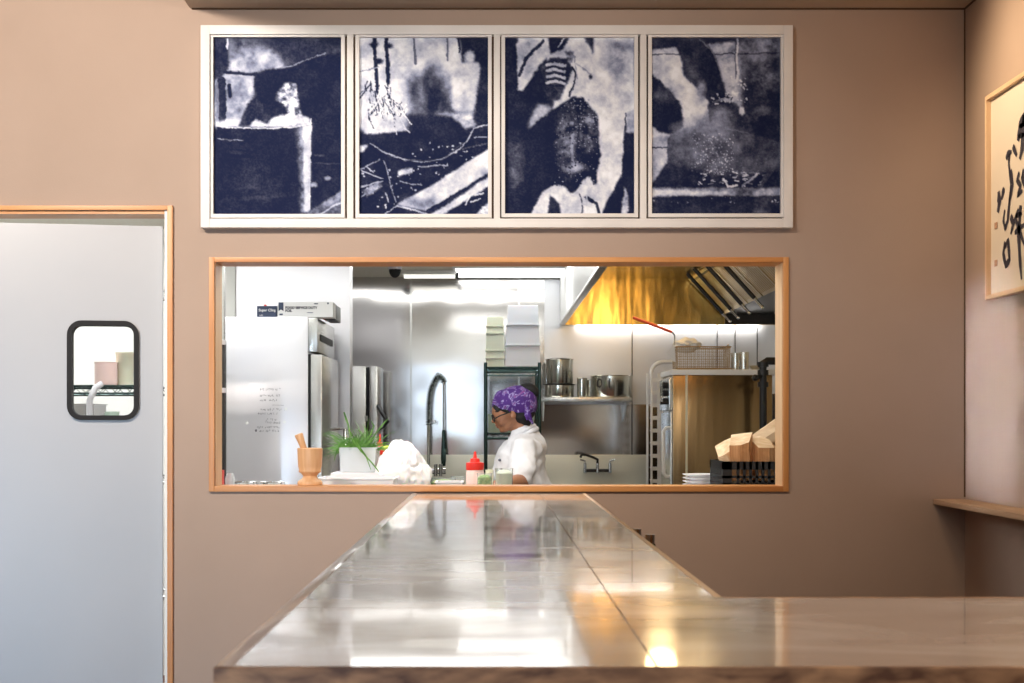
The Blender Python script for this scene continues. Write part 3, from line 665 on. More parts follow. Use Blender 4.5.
def print_mesh(c, x0, x1, z0, z1, y, parent):
    H, W = c.H, c.W
    xs_ = np.linspace(x0, x1, W); zs_ = np.linspace(z1, z0, H)
    co = np.empty((H*W, 3)); XX, ZZ = np.meshgrid(xs_, zs_)
    co[:, 0] = XX.ravel(); co[:, 1] = y; co[:, 2] = ZZ.ravel()
    co -= np.array(parent.location)
    idx = np.arange(H*W).reshape(H, W)
    f = np.stack([idx[:-1, :-1], idx[1:, :-1], idx[1:, 1:], idx[:-1, 1:]], -1).reshape(-1, 4)
    me = bpy.data.meshes.new('print'); me.from_pydata(co.tolist(), [], f.tolist()); me.update()
    dx = (fbm(H, W, 14, 301)-0.5)*4.5; dy = (fbm(H, W, 14, 401)-0.5)*4.5
    dx += (vnoise(H, W, 2.2, 501)-0.5)*0.9; dy += (vnoise(H, W, 2.2, 601)-0.5)*0.9
    gy, gx = np.meshgrid(np.arange(H), np.arange(W), indexing='ij')
    A = c.A[np.clip(gy+dy, 0, H-1).round().astype(int), np.clip(gx+dx, 0, W-1).round().astype(int)]
    A = A*0.93 + (fbm(H, W, 20, c.seed+3)-0.5)*0.62*np.clip(A*2.2, 0.13, 1) - 0.045 + (vnoise(H, W, 2.0, c.seed+9)-0.5)*0.10
    k2 = A*2; k2[1:-1, 1:-1] = A[1:-1, 1:-1]+(A[:-2, 1:-1]+A[2:, 1:-1]+A[1:-1, :-2]+A[1:-1, 2:])/4; A = k2/2
    v = np.clip(A, 0, 1).ravel()
    v = np.clip(v + (np.random.RandomState(3).rand(v.size)-0.5)*0.05, 0, 1)
    s = 0.5*v**1.7+0.5*(v*v*(3-2*v))**1.2
    lo = np.array((0.008, 0.013, 0.048)); hi = np.array((0.90, 0.93, 1.0)); col = lo+(hi-lo)*s[:, None]
    mid = np.clip(1-abs(v-0.45)/0.4, 0, 1)[:, None]; col = col*(1-mid*np.array((0.15, 0.08, -0.18)))
    at = me.color_attributes.new('ink', 'FLOAT_COLOR', 'POINT')
    at.data.foreach_set('color', np.concatenate([col, np.ones((v.size, 1))], 1).ravel())
    me.materials.append(M['print'])
    o = bpy.data.objects.new('print', me); COL.objects.link(o); o.parent = parent; return o

WF = WY-0.045; fx0, fx1, fz0, fz1 = PX(200.5, WF), PX(793, WF), PZ(227.5, WF), PZ(25, WF)
pic = thing('framed_photographs', ((fx0+fx1)/2, WY, fz0), 'wide whitewashed frame holding four dark blue-and-white kitchen photographs, above the hatch', 'picture')
fw = 9*0.0035; yf = WY-0.045; yb = WY-0.001
k = 0.0035
def frame_rails():
    b = MB()
    b.box(fx0, fx0+fw, yf, yb, fz0, fz1, 0.002).box(fx1-fw, fx1, yf, yb, fz0, fz1, 0.002)
    b.box(fx0+fw, fx1-fw, yf, yb, fz1-fw, fz1, 0.002).box(fx0+fw, fx1-fw, yf, yb, fz0, fz0+fw, 0.002)
    for px in (350, 497, 643.5):
        x = PX(px, WF); b.box(x-0.011, x+0.011, yf+0.002, yb, fz0+fw, fz1-fw, 0.002)
    return b
frame_rails().build('outer_frame', M['frame_w'], pic)
MB().box(fx0+fw*0.5, fx1-fw*0.5, WY-0.012, WY-0.002, fz0+fw*0.5, fz1-fw*0.5).build('backing_board', M['caulk'], pic, smooth=False)
for art, (a0, a1, q0, q1) in zip((art1, art2, art3, art4), ((214, 341.5, 38, 214.5), (359.5, 488, 38, 214.5), (505, 634, 38, 214), (651.5, 780, 38, 214))):
    WP = WY-0.018; x0, x1, z1_, z0_ = PX(a0, WP), PX(a1, WP), PZ(q0, WP), PZ(q1, WP)
    s_ = 0.013
    b = MB(); ya, yb2 = WY-0.034, WY-0.013
    b.box(x0-s_, x0, ya, yb2, z0_-s_, z1_+s_, 0.001).box(x1, x1+s_, ya, yb2, z0_-s_, z1_+s_, 0.001).box(x0, x1, ya, yb2, z1_, z1_+s_, 0.001).box(x0, x1, ya, yb2, z0_-s_, z0_, 0.001)
    b.build('inner_frame', M['frame_w'], pic)
    print_mesh(art(), x0-0.001, x1+0.001, z0_-0.001, z1_+0.001, WY-0.018, pic)

# ------------------------------------------------------------------ calligraphy on the right wall
def RW(px, py, off=0.0):
    X = XR-off; d_ = X*F/(px-493); return Vector((X, d_, PZ(py, d_)))
y_far = 4.90; y_near = 4.28; zt_, zb_ = 1.33+326*y_far/F, PZ(300, y_far)
cal = thing('calligraphy_picture', (XR, (y_far+y_near)/2, zb_), 'pale wood framed black brush calligraphy hanging on the right wall', 'picture')
b = MB(); fd = 0.03
b.box(XR-fd, XR-0.001, y_far-0.014, y_far, zb_, zt_, 0.001).build('frame_stile', M['oak_pale_z'], cal)
MB().box(XR-fd, XR-0.001, y_near, y_near+0.014, zb_, zt_, 0.001).build('frame_stile', M['oak_pale_z'], cal)
MB().box(XR-fd, XR-0.001, y_near+0.014, y_far-0.014, zb_, zb_+0.014, 0.001).build('frame_rail', M['oak_pale'], cal)
MB().box(XR-fd, XR-0.001, y_near+0.014, y_far-0.014, zt_-0.014, zt_, 0.001).build('frame_rail', M['oak_pale'], cal)
MB().box(XR-0.014, XR-0.002, y_near+0.01, y_far-0.01, zb_+0.01, zt_-0.01).build('paper_sheet', M['scroll'], cal, smooth=False)
strokes = [([(150, 150), (138, 178), (131, 222)], 11), ([(117, 236), (128, 262)], 7), ([(134, 182), (150, 176)], 5), ([(132, 210), (150, 203)], 5), ([(147, 150), (143, 240), (136, 272)], 9),
           ([(99, 272), (103, 258), (114, 251)], 7), ([(108, 256), (106, 285), (112, 340), (106, 395)], 5), ([(78, 360), (80, 390), (76, 418)], 10), ([(93, 350), (86, 382)], 7),
           ([(112, 300), (117, 340), (108, 385), (103, 440), (96, 462), (91, 440), (95, 410)], 6), ([(111, 428), (118, 446)], 9), ([(96, 498), (91, 530), (98, 564), (108, 548), (104, 492), (95, 515)], 7),
           ([(135, 308), (128, 330), (139, 344), (130, 372), (143, 358)], 6), ([(133, 408), (118, 452), (111, 477)], 6), ([(124, 428), (142, 420)], 5), ([(138, 398), (133, 480), (136, 540), (141, 602)], 8), ([(122, 474), (148, 450)], 6), ([(126, 440), (148, 505)], 7),
           ([(148, 300), (143, 320), (150, 350)], 7)]
b = MB()
def ribbon(b, pts, wd):
    """a brush stroke: flat, tapered, on the paper"""
    Q = []
    for i in range(len(pts)-1):
        for s in range(6):
            t_ = s/6; Q.append((pts[i][0]*(1-t_)+pts[i+1][0]*t_, pts[i][1]*(1-t_)+pts[i+1][1]*t_))
    Q.append(pts[-1]); n = len(Q); prev = None
    for i, (x, y) in enumerate(Q):
        px, py = 970+x/2.74, 60+y/2.74
        c_ = RW(px, py, 0.0155); x2, y2 = Q[min(i+1, n-1)]; x1_, y1_ = Q[max(i-1, 0)]
        a_ = RW(970+x1_/2.74, 60+y1_/2.74, 0.0155); e_ = RW(970+x2/2.74, 60+y2/2.74, 0.0155)
        tn = (e_-a_).normalized(); nn = Vector((0, -tn.z, tn.y))
        ww_ = wd*0.0016*(0.45+0.55*math.sin(PI*(0.15+0.8*i/(n-1))))*(1+0.12*math.sin(i*0.9+wd))
        v = (b.bm.verts.new(c_+nn*ww_), b.bm.verts.new(c_-nn*ww_))
        if prev: b.bm.faces.new((prev[0], prev[1], v[1], v[0]))
        prev = v
for pts, wd in strokes: ribbon(b, pts, wd)
b.build('brush_writing', M['ink'], cal, smooth=False)
for cy in (450, 553):
    b = MB()
    for dy in (0, 9):
        c_ = RW(970+71/2.74, 60+(cy+dy)/2.74, 0.0155)
        b.box(c_.x-0.0003, c_.x+0.0003, c_.y-0.014, c_.y+0.014, c_.z-0.004, c_.z+0.006)
    b.build('seal_stamp', M['seal'], cal, smooth=False)

# ------------------------------------------------------------------ kitchen: lights and ceiling fixtures
def troffer(x, y, w_, l_, lab, gap=0.0):
    t = thing('ceiling_light', (x, y, KZ), lab, 'ceiling light', 'kitchen ceiling light panels')
    MB().box(-w_/2-0.02, w_/2+0.02, -l_/2-0.02, l_/2+0.02, -0.012, -0.001).build('housing', M['white_metal'], t, local=True, smooth=False)
    MB().box(-w_/2, w_/2, -l_/2, l_/2, -0.016, -0.0125).build('diffuser', M['panel'], t, local=True, smooth=False)
    return t
troffer(0.235, 10.0, 0.96, 0.55, 'bright fluorescent panel at the kitchen ceiling against the far steel wall')
troffer(0.2, 5.95, 1.2, 0.5, 'bright fluorescent ceiling panel above the prep counter')
troffer(-1.5, 5.95, 1.2, 0.5, 'bright fluorescent ceiling panel behind the swing door')
troffer(-2.2, 6.9, 0.9, 0.5, 'added bright ceiling panel that fills the corner behind the swing door with light')  # extra fixture added to brighten the wall behind the door
troffer(-0.62, 9.1, 1.5, 0.6, 'bright fluorescent ceiling panel above the green wire rack, nearer the divider wall')
troffer(0.30, 9.1, 0.24, 0.6, 'narrow bright ceiling panel beside the exhaust hood')
t = thing('tube_light', (PX(430, 9.95), 9.95, KZ), 'slim white tube light on the kitchen ceiling beside the dome camera', 'ceiling light')
MB().box(PX(402, 9.95), PX(456, 9.95), 9.92, 9.98, KZ-0.03, KZ-0.001, 0.004).build('housing', M['white_metal'], t)
MB().cyl((PX(404, 9.95), 9.95, KZ-0.04), (PX(455, 9.95), 9.95, KZ-0.04), 0.014).build('tube', M['tube'], t)
MB().box(PX(455.5, 9.95), PX(458.5, 9.95), 9.93, 9.97, KZ-0.055, KZ-0.001, 0.003).build('end_cap', M['black'], t)
t = thing('dome_camera', (PX(395, 9.7), 9.7, KZ), 'small black dome camera on the kitchen ceiling', 'camera')
MB().cyl((PX(395, 9.7), 9.7, KZ-0.02), (PX(395, 9.7), 9.7, KZ-0.001), 0.045, seg=24).build('mount', M['plastic_w'], t)
c_ = Vector((PX(395, 9.7), 9.7, KZ-0.02)); MB().ball(c_, 0.04, 0.04, 0.055).build('dome', M['black'], t)

# ------------------------------------------------------------------ hood
hf = 10.36; hn = 5.9; hxl = PX(560, hf); hz = PZ(325, hf)
hood = thing('exhaust_hood', ((hxl+KR)/2, 8.2, hz), 'long steel exhaust hood glowing golden inside, above the cook line', 'range hood')
MB().box(hxl, hxl+0.012, hn, hf, hz, KZ-0.001).build('front_panel', M['white_metal'], hood, smooth=False)
MB().box(hxl-0.006, hxl+0.03, hn, hf, hz-0.006, hz+0.008, 0.002).build('lip', M['steel_plain'], hood)
MB().box(hxl+0.0125, KR-0.001, hf-0.02, hf, hz, KZ-0.001).build('end_panel', M['hood'], hood, smooth=False)
MB().box(hxl+0.0125, KR-0.001, hn, hn+0.02, hz, KZ-0.001).build('end_panel', M['hood'], hood, smooth=False)
MB().box(hxl+0.0125, KR-0.001, hn+0.021, hf-0.021, KZ-0.02, KZ-0.001).build('top_panel', M['hood'], hood, smooth=False)
MB().box(hxl+0.1, KR-0.05, hf+0.001, hf+0.02, hz+0.012, hz+0.03, 0.003).build('strip_light', M['strip'], hood)
for x_ in (0.95, 1.6):
    l = area('under_hood_light', (x_-0.05, hf+0.012, hz+0.006), (x_-0.05, hf+0.10, 1.6), 0.62, 1.5, (1.0, 0.98, 0.94), 0.015)
# filter bank: slanting baffle filters along the hood
fa = Vector((1.36, 0, KZ-0.021)); fb = Vector((1.60, 0, 2.085))
n_f = 8; fl = (hf-0.05-6.2)/n_f
sl = (fb-fa).normalized(); nr = Vector((sl.z, 0, -sl.x))
for i in range(n_f):
    y0 = 6.2+i*fl+0.02; y1 = y0+fl-0.04
    b = MB()
    n_b = 9
    for q in range(n_b):
        yc = y0+0.02+(y1-y0-0.04)*(q+0.5)/n_b; hw = (y1-y0-0.04)/n_b*0.30
        Mx = Matrix.Translation(fa + Vector((0, yc, 0))) @ Matrix(((sl.x, 0, nr.x, 0), (0, 1, 0, 0), (sl.z, 0, nr.z, 0), (0, 0, 0, 1)))
        b.box(0.02, (fb-fa).length-0.02, -hw, hw, -0.006, 0.006, M=Mx)
    Mx = Matrix.Translation(fa) @ Matrix(((sl.x, 0, nr.x, 0), (0, 1, 0, 0), (sl.z, 0, nr.z, 0), (0, 0, 0, 1)))
    for (u0, u1, v0, v1) in ((0, 0.02, y0, y1), ((fb-fa).length-0.02, (fb-fa).length, y0, y1), (0, (fb-fa).length, y0, y0+0.02), (0, (fb-fa).length, y1-0.02, y1)):
        b.box(u0, u1, v0, v1, -0.009, 0.009, M=Mx)
    b.build('baffle_filter', M['baffle'], hood, smooth=False)
MB().box(fa.x+0.01, KR-0.002, 6.2, hf-0.03, KZ-0.05, KZ-0.024).build('filter_plenum', M['greasedark'], hood, smooth=False)
MB().box(1.61, KR-0.002, 6.2, hf-0.03, 2.09, 2.11).build('grease_trough', M['greasedark'], hood, smooth=False)
MB().prism([(PX(724, hf), hz+0.002), (KR-0.002, hz+0.002), (KR-0.002, KZ-0.055), (fa.x+0.02, KZ-0.055), (fb.x, fb.z+0.02), (PX(724, hf), hz+0.09)], 'y', hf-0.04, hf-0.0205).build('grease_panel', M['greasedark'], hood, smooth=False)
for i, yy in enumerate((9.95, 9.62, 9.2, 8.75)):
    a_ = fa+Vector((-0.06, yy, 0.0)); e_ = fb+Vector((-0.06, yy, -0.02))
    MB().tube([a_, a_.lerp(e_, 0.5), e_], 0.013, 10).build('suppression_pipe', M['blackiron'], hood)
    q = e_+(e_-a_).normalized()*0.07
    MB().cyl(e_, q, 0.012, 0.008, 10).ball(q, 0.011, seg=10).build('nozzle', M['chrome'], hood)
for yy in (6.9, 8.4):
    t = MB().lathe([(0, -0.07), (0.04, -0.06), (0.055, -0.03), (0.05, 0), (0, 0)], (0.95, yy, KZ-0.022)).build('hood_lamp', M['hoodlamp'], hood)

# ------------------------------------------------------------------ left: fridge and what is on it
d1, d2 = 7.0, 7.75
fxr = PX(308, d1); fxl = PX(226, d1)-0.06; fzt = PZ(317, d1)
fr = thing('refrigerator', ((fxr+fxl)/2, (d1+d2)/2, 0.0), 'tall stainless refrigerator with handwriting on its side panel, left of the hatch', 'refrigerator')
MB().box(fxl, fxr, d1, d2, 0.1, fzt, 0.004).build('cabinet', M['steel_hi'], fr)
MB().box(fxr+0.0005, fxr+0.045, d1+0.005, d2-0.005, PZ(352, d1), fzt-0.004, 0.003).build('compressor_cover', M['steel_plain'], fr)
MB().box(fxr+0.0455, fxr+0.049, d1+0.10, d2-0.12, PZ(340, d1)-0.0, PZ(333, d1), 0.001).build('grille', M['black'], fr)
MB().box(fxr+0.0005, fxr+0.012, d1+0.004, d2-0.004, 0.12, PZ(354, d1)).build('door_gasket', M['black'], fr, smooth=False)
dr_ = MB().box(fxr+0.0125, fxr+0.065, d1+0.004, d2-0.004, 0.12, PZ(354.5, d1), 0.004).build('door', M['steel_plain'], fr)
hy = d2-0.10
MB().tube([(fxr+0.066, hy, 1.02), (fxr+0.11, hy, 1.02), (fxr+0.11, hy, 1.3), (fxr+0.066, hy, 1.3)], 0.009, 8).build('handle', M['chrome'], dr_)
for sx in (fxl+0.05, fxr-0.05):
    for sy in (d1+0.06, d2-0.06): MB().cyl((sx, sy, 0.002), (sx, sy, 0.1), 0.022, 0.026, 12).build('foot', M['black'], fr)
# faint marker writing on the side: illegible wavy lines as in the photo
rows = [(389.3, 260.5, 280, 0), (395.5, 260, 279, 0), (400.3, 260, 276, 0), (409.5, 260.5, 285.5, 0), (413.5, 258, 277, 0), (419.5, 266, 277, 0), (422.8, 265.5, 279.5, 0), (427.3, 257.5, 279, 0), (430.8, 259, 278, 0)]
b = MB()
wr = random.Random(4)
yy = d1-0.0012
for py, a0, a1, _ in rows:
    x = a0
    while x < a1:
        n_l = wr.randint(2, 6)
        for j in range(n_l):
            if x > a1: break
            pts = []
            for q in range(4): pts.append((x+wr.uniform(-0.2, 1.1), py+wr.uniform(-1.3, 1.2)))
            for (u0, v0), (u1, v1) in zip(pts, pts[1:]):
                p0, p1 = P(u0, v0, d1), P(u1, v1, d1); p0.y = p1.y = yy
                b.tube([p0, p1], 0.0008, 4)
            x += 1.35
        x += wr.uniform(1.0, 2.2)
p0, p1 = P(272, 405, d1), P(284, 405.3, d1); p0.y = p1.y = yy; b.tube([p0, p1], 0.0007, 4)
p0 = P(256, 430.5, d1); p0.y = yy; b.ball(p0, 0.005, 0.0008, 0.006, seg=10)
b.build('marker_writing', M['inkpale'], fr, smooth=False)
for i, (px, py) in enumerate(((247, 423), (284.5, 422), (286, 409))):
    p = P(px, py, d1); MB().cyl((p.x, d1-0.004, p.z), (p.x, d1-0.0005, p.z), 0.007, seg=14).build('round_magnet', M['white_metal'], fr)

def text(name, s, loc, size, m, parent=None, rot=(PI/2, 0, 0), bold=0.0):
    c = bpy.data.curves.new(name, 'FONT'); c.body = s; c.size = size; c.extrude = 0.0002; c.offset = bold
    c.materials.append(m); o = bpy.data.objects.new(name, c); COL.objects.link(o)
    if parent: o.parent = parent; o.location = Vector(loc)-parent.location
    else: o.location = loc
    o.rotation_euler = rot
    bpy.context.view_layer.update(); me = bpy.data.meshes.new_from_object(o)
    n = bpy.data.objects.new(name, me); COL.objects.link(n); n.parent = parent; n.location = o.location.copy(); n.rotation_euler = rot
    bpy.data.objects.remove(o); return n
q = P(265, 317, d1)
x0, x1 = PX(257, 7.03), PX(276.5, 7.03)
t = thing('film_box', ((x0+x1)/2, 7.08, fzt+0.001), 'small navy cling film box with white script, on the refrigerator', 'box')
MB().box(x0, x1, 7.03, 7.14, fzt+0.001, PZ(306, 7.03), 0.001).build('carton', M['navy'], t, smooth=False)
text('lettering', 'Super Cling', (x0+0.008, 7.0295, PZ(311.3, 7.03)), 0.017, M['paper'], t, bold=0.0004)
text('lettering', 'NET', (x0+0.012, 7.0295, PZ(316, 7.03)), 0.009, M['paper'], t)
MB().box(PX(263, 7.03), PX(265, 7.03), 7.06, 7.09, PZ(306, 7.03), PZ(304, 7.03), 0.001).build('tab', M['red'], t, smooth=False)
x0, x1 = PX(277.5, 7.03), PX(333, 7.03); zb2, zt2 = fzt+0.001, PZ(302, 7.03)
t = thing('foil_box', ((x0+x1)/2, 7.09, zb2), 'long white foil box with dark lettering, on the refrigerator beside the navy box', 'box')
MB().box(x0, x1, 7.03, 7.15, zb2, zt2, 0.0015).build('carton', M['paper'], t, smooth=False)
MB().prism([(PX(278.5, 7.03), zt2-0.002), (PX(283.5, 7.03), zt2-0.002), (PX(283.5, 7.03), PZ(311, 7.03)), (PX(281, 7.03), PZ(309.5, 7.03)), (PX(278.5, 7.03), PZ(311, 7.03))], 'y', 7.0292, 7.0299).build('ribbon_mark', M['navy'], t, smooth=False)
text('lettering', 'FOOD SERVICE DUTY', (PX(285.3, 7.03), 7.0295, PZ(308.8, 7.03)), 0.0155, M['ink'], t, bold=0.0009)
text('lettering', 'FOIL', (PX(285.3, 7.03), 7.0295, PZ(311.8, 7.03)), 0.0155, M['ink'], t, bold=0.0009)
for u0, u1, v0, v1 in ((279.5, 282.8, 315.2, 313.6), (307, 313, 313, 312.4), (314, 318, 304.3, 303.2), (327.2, 328.8, 304.2, 302.5)):
    MB().box(PX(u0, 7.03), PX(u1, 7.03), 7.0292, 7.0299, PZ(v0, 7.03), PZ(v1, 7.03)).build('small_print', M['navy'], t, smooth=False)
t = thing('upright_tray', (PX(331, 7.25), 7.25, fzt+0.001), 'dark upright tray with a red strip on the refrigerator edge behind the white box', 'tray')
MB().box(PX(334.5, 7.25), PX(336.5, 7.25), 7.2, 7.45, fzt+0.001, PZ(305, 7.25), 0.002).box(PX(326, 7.25), PX(334.5, 7.25), 7.2, 7.45, fzt+0.001, fzt+0.006).build('tray_body', M['blackiron'], t)
MB().box(PX(323, 7.25), PX(331, 7.25), 7.22, 7.4, fzt+0.0065, fzt+0.02, 0.001).build('red_strip', M['red'], t)

# upright of a shelf just inside the hatch, left
t = thing('rack_upright', (PX(221.5, 5.75), 5.75, 0), 'dark rack upright with pale clips just inside the left edge of the hatch', 'rack')
xa, xb = PX(219.5, 5.75), PX(225.5, 5.75)
MB().box(xa, xb, 5.73, 5.77, 0.002, PZ(340, 5.75), 0.002).build('lower_sleeve', M['blackiron'], t)
MB().box(xa+0.003, xb-0.003, 5.732, 5.768, PZ(340, 5.75), KZ-0.002, 0.002).build('upper_post', M['steel_plain'], t)
for py in (343, 391): MB().box(xa-0.002, xb+0.006, 5.72, 5.728, PZ(py+2, 5.75), PZ(py-3, 5.75), 0.002).build('clip', M['plastic_w'], t)

# ------------------------------------------------------------------ prep counter just inside the hatch
PCZ = 1.0
pc = thing('prep_counter', (0.1, 5.95, 0), 'stainless prep counter just inside the hatch', 'counter')
MB().box(-1.03, 1.30, 5.385, 6.5, PCZ-0.04, PCZ, 0.004).build('worktop', M['steel_plain'], pc)
MB().box(-1.0, 1.25, 5.45, 6.45, 0.25, 0.28, 0.003).build('undershelf', M['steel_plain'], pc)
for sx in (-0.98, 1.22):
    for sy in (5.45, 6.43): MB().cyl((sx, sy, 0.002), (sx, sy, PCZ-0.041), 0.022, seg=14).build('leg', M['steel_plain'], pc)

def bin_mesh(x0, x1, y0, y1, z0, z1, tp=0.9, th=0.003, lip=0.006, m='plastic_w', name='food_bin', parent=None):
    """open tapered tub with a lip"""
    b = MB(); cx, cy = (x0+x1)/2, (y0+y1)/2; bm = b.bm
    def ring(s, z, g=0): return [bm.verts.new((cx+sx*((x1-x0)/2*s+g), cy+sy*((y1-y0)/2*s+g), z)) for sx, sy in ((-1, -1), (1, -1), (1, 1), (-1, 1))]
    Rg = [ring(tp, z0), ring(1, z1-0.004), ring(1, z1-0.004, lip), ring(1, z1, lip), ring(1, z1, -th), ring(tp, z0+th, -th)]
    for A_, B_ in zip(Rg, Rg[1:]):
        for i in range(4): bm.faces.new((A_[i], A_[(i+1) % 4], B_[(i+1) % 4], B_[i]))
    bm.faces.new(Rg[0][::-1]); bm.faces.new(Rg[-1])
    return b.build(name, M[m], parent, smooth=False)

# mortar and pestle on the sill
mz = HB+0.0005; my = 5.265
u = 5.29/F
t = thing('mortar', (PX(310, my), my, mz), 'turned wooden mortar standing on the hatch sill', 'mortar')
pr = [(0, 0), (12.2, 0), (12.5, 1.5), (12, 4), (8, 6.5), (6.8, 9), (8.5, 11.5), (11, 13), (11.3, 14.2), (10.8, 15), (11.8, 19), (12.3, 28), (12.6, 36.5), (11.6, 37), (10.8, 36.5), (10.3, 25), (6, 19), (0, 18)]
MB().lathe([(r*u, z*u) for r, z in pr], (0, 0, 0), 40).build('bowl', M['mortarwood'], t, local=True)
b = MB(); a_ = P(309, 462, my+0.01); e_ = P(298.5, 434, my-0.0)
b.tube([a_, a_.lerp(e_, .35), a_.lerp(e_, .7), a_.lerp(e_, .97), e_], 0, 16, rs=[0.010, 0.0105, 0.0125, 0.0155, 0.0135])
tag(b.build('pestle', M['mortarwood']), 'wooden pestle leaning in the wooden mortar', 'pestle')

# stack of steel pans below the refrigerator, left
for i, (px, w_, zz, lab) in enumerate(((242, 16, 0.0, 'shallow steel pan on the counter by the left jamb, the left one'), (272, 14, 0.012, 'shallow steel pan on the counter by the mortar'))):
    dd = 5.75+i*0.1; x = PX(px, dd); r_ = w_*dd/F*0.95; h_ = PZ(482.3, dd)-PCZ
    tag(MB().lathe([(0, 0), (r_*0.85, 0), (r_, h_), (r_+0.004, h_+0.002), (r_-0.003, h_), (r_*0.83, 0.004), (0, 0.004)], (x, dd, PCZ+0.001), 32).build('steel_pan', M['chrome']), lab, 'pan')
t = MB().box(PX(219.5, 5.55), PX(223.5, 5.55), 5.53, 5.57, PCZ+0.001, PZ(470, 5.55), 0.003).build('red_carton', M['red']); tag(t, 'narrow red carton at the left end of the prep counter', 'carton')
t = MB().lathe([(0, 0), (0.015, 0), (0.018, 0.12), (0.012, 0.14), (0, 0.14)], (PX(230, 5.6), 5.6, PCZ+0.001)).build('clear_jar', M['plastic_c']); tag(t, 'small clear jar beside the narrow red carton', 'jar')

# white tub trays and green onions in a clear bin
def on_counter(px0, px1, py, dd): return PX(px0, dd), PX(px1, dd), PZ(py, dd)
x0, x1, z1 = on_counter(322, 396, 477, 5.65)
tag(bin_mesh(x0, x1, 5.50, 5.78, PCZ+0.001, z1, 0.93, m='plastic_w', name='bus_tub'), 'long pale poly tub in front of the clear bin of green onions', 'tub')
x0, x1, z1 = on_counter(334, 388, 471.5, 6.05)
t = MB().box(x0, x1, 5.90, 6.2, PCZ+0.001, z1, 0.012).build('cutting_board_stack', M['plastic_w']); tag(t, 'thick white cutting block under the clear bin', 'cutting board')
zb3 = z1+0.001
x0, x1, z1 = on_counter(342, 378, 447, 6.05)
tag(bin_mesh(x0, x1, 5.93, 6.17, zb3, z1, 0.93, m='plastic_c', name='clear_bin'), 'clear plastic bin filled with green onions', 'bin')
b = MB(); gr = random.Random(21)
bc = Vector(((x0+x1)/2, 6.05, z1))
for i in range(210):
    a = gr.uniform(0, 2*PI); s = gr.random()**0.5
    p = bc + Vector((math.cos(a)*s*0.062, math.sin(a)*s*0.09, -0.05+gr.uniform(0, 0.03)))
    dirn = Vector((gr.uniform(-1, 0.75), gr.uniform(-0.7, 0.7), gr.uniform(0.5, 1.3))).normalized(); L_ = gr.uniform(0.08, 0.155)
    pts = []; r0 = gr.uniform(0.0016, 0.0032)
    for k_ in range(7):
        pts.append(p.copy()); p = p + dirn*L_/6; dirn = (dirn+Vector((0, 0, -0.24))).normalized()
    b.tube(pts, 0, 5, rs=[r0*(1-0.75*j/6) for j in range(7)])
for pxs in ([(352, 440), (360, 450), (372, 463), (383, 477)], [(356, 442), (366, 456), (371, 470)], [(346, 420), (344, 412), (348, 424), (352, 440)], [(345, 441), (337, 449), (334, 461)], [(350, 438), (340, 443), (336, 455)], [(366, 446), (374, 436), (383, 424), (388, 419)], [(362, 446), (370, 436), (374, 426), (371, 421)]):
    pts = [P(a, c, 5.90) for a, c in pxs]; b.tube(pts, 0.0028, 6, rs=[0.003]*(len(pts)-1)+[0.0012])
tag(b.build('green_onions', M['leaf']), 'bunch of green onion stalks spilling out of the clear bin', 'green onions')

def squeeze_bottle(px, top, wpx, dd, lab, base, fill='redsauce', tail=True):
    x = PX(px, dd); u_ = dd/F; zt2 = PZ(top, dd); H = zt2-base; r = wpx*u_/2
    t = thing('squeeze_bottle', (x, dd, base), lab, 'bottle', 'red-capped squeeze bottles')
    MB().lathe([(0, 0), (r, 0), (r*1.02, H*0.3), (r, H*0.62), (r*0.85, H*0.68), (0, H*0.68)], seg=24).build('bottle_body', M[fill], t, local=True)
    MB().lathe([(r*0.95, H*0.66), (r*1.0, H*0.67), (r*1.0, H*0.795), (r*0.55, H*0.81), (r*0.5, H*0.87), (r*0.22, H*0.88), (r*0.12, H), (0, H)], seg=24).build('nozzle_cap', M['red'], t, local=True)
    return t
squeeze_bottle(475, 451.5, 18, 5.9, 'squeeze bottle with red cap and pink sauce beside the cook', PCZ+0.001)
squeeze_bottle(380, 434, 11, 6.3, 'squeeze bottle with red cap behind the clear bin', PCZ+0.001, fill='red')
# plastic bag
b = MB(); bmesh.ops.create_icosphere(b.bm, subdivisions=5, radius=1)
cb = P(404, 482, 5.95)
sx, sy, sz = 27*5.95/F, 0.13, 0
topz = PZ(443, 5.95)
for v in b.bm.verts:
    n1 = mnoise.noise(v.co*1.6+Vector((3, 1, 7))); n2 = mnoise.noise(v.co*5+Vector((1, 9, 2))); n3 = abs(mnoise.noise(v.co*9))
    f_ = 1+0.22*n1+0.10*n2-0.09*n3
    q = v.co*f_; h = (topz-PCZ)
    zz = q.z*h*0.52+h*0.5+ (0.02 if q.z > 0.3 else 0)*q.x*-1
    v.co = Vector((cb.x+q.x*sx*(1.05-0.25*max(q.z, 0)), cb.y+q.y*sy, PCZ+0.002+max(zz, 0.0)))
tag(b.build('plastic_bag', M['bag'], ang=180), 'crumpled white plastic bag heaped on the prep counter behind the bar end', 'bag')
t = MB().ball(P(391, 447.5, 6.2), 0.03, 0.025, 0.012).ball(P(384, 448, 6.2), 0.02, 0.02, 0.01).cyl(P(390, 449, 6.2), P(390, 449, 6.2)*1+Vector((0, 0, -0.225)), 0.012).build('romaine_leaf', M['yellow_veg']); tag(t, 'yellow-green lettuce leaf sticking up behind the plastic bag', 'lettuce')

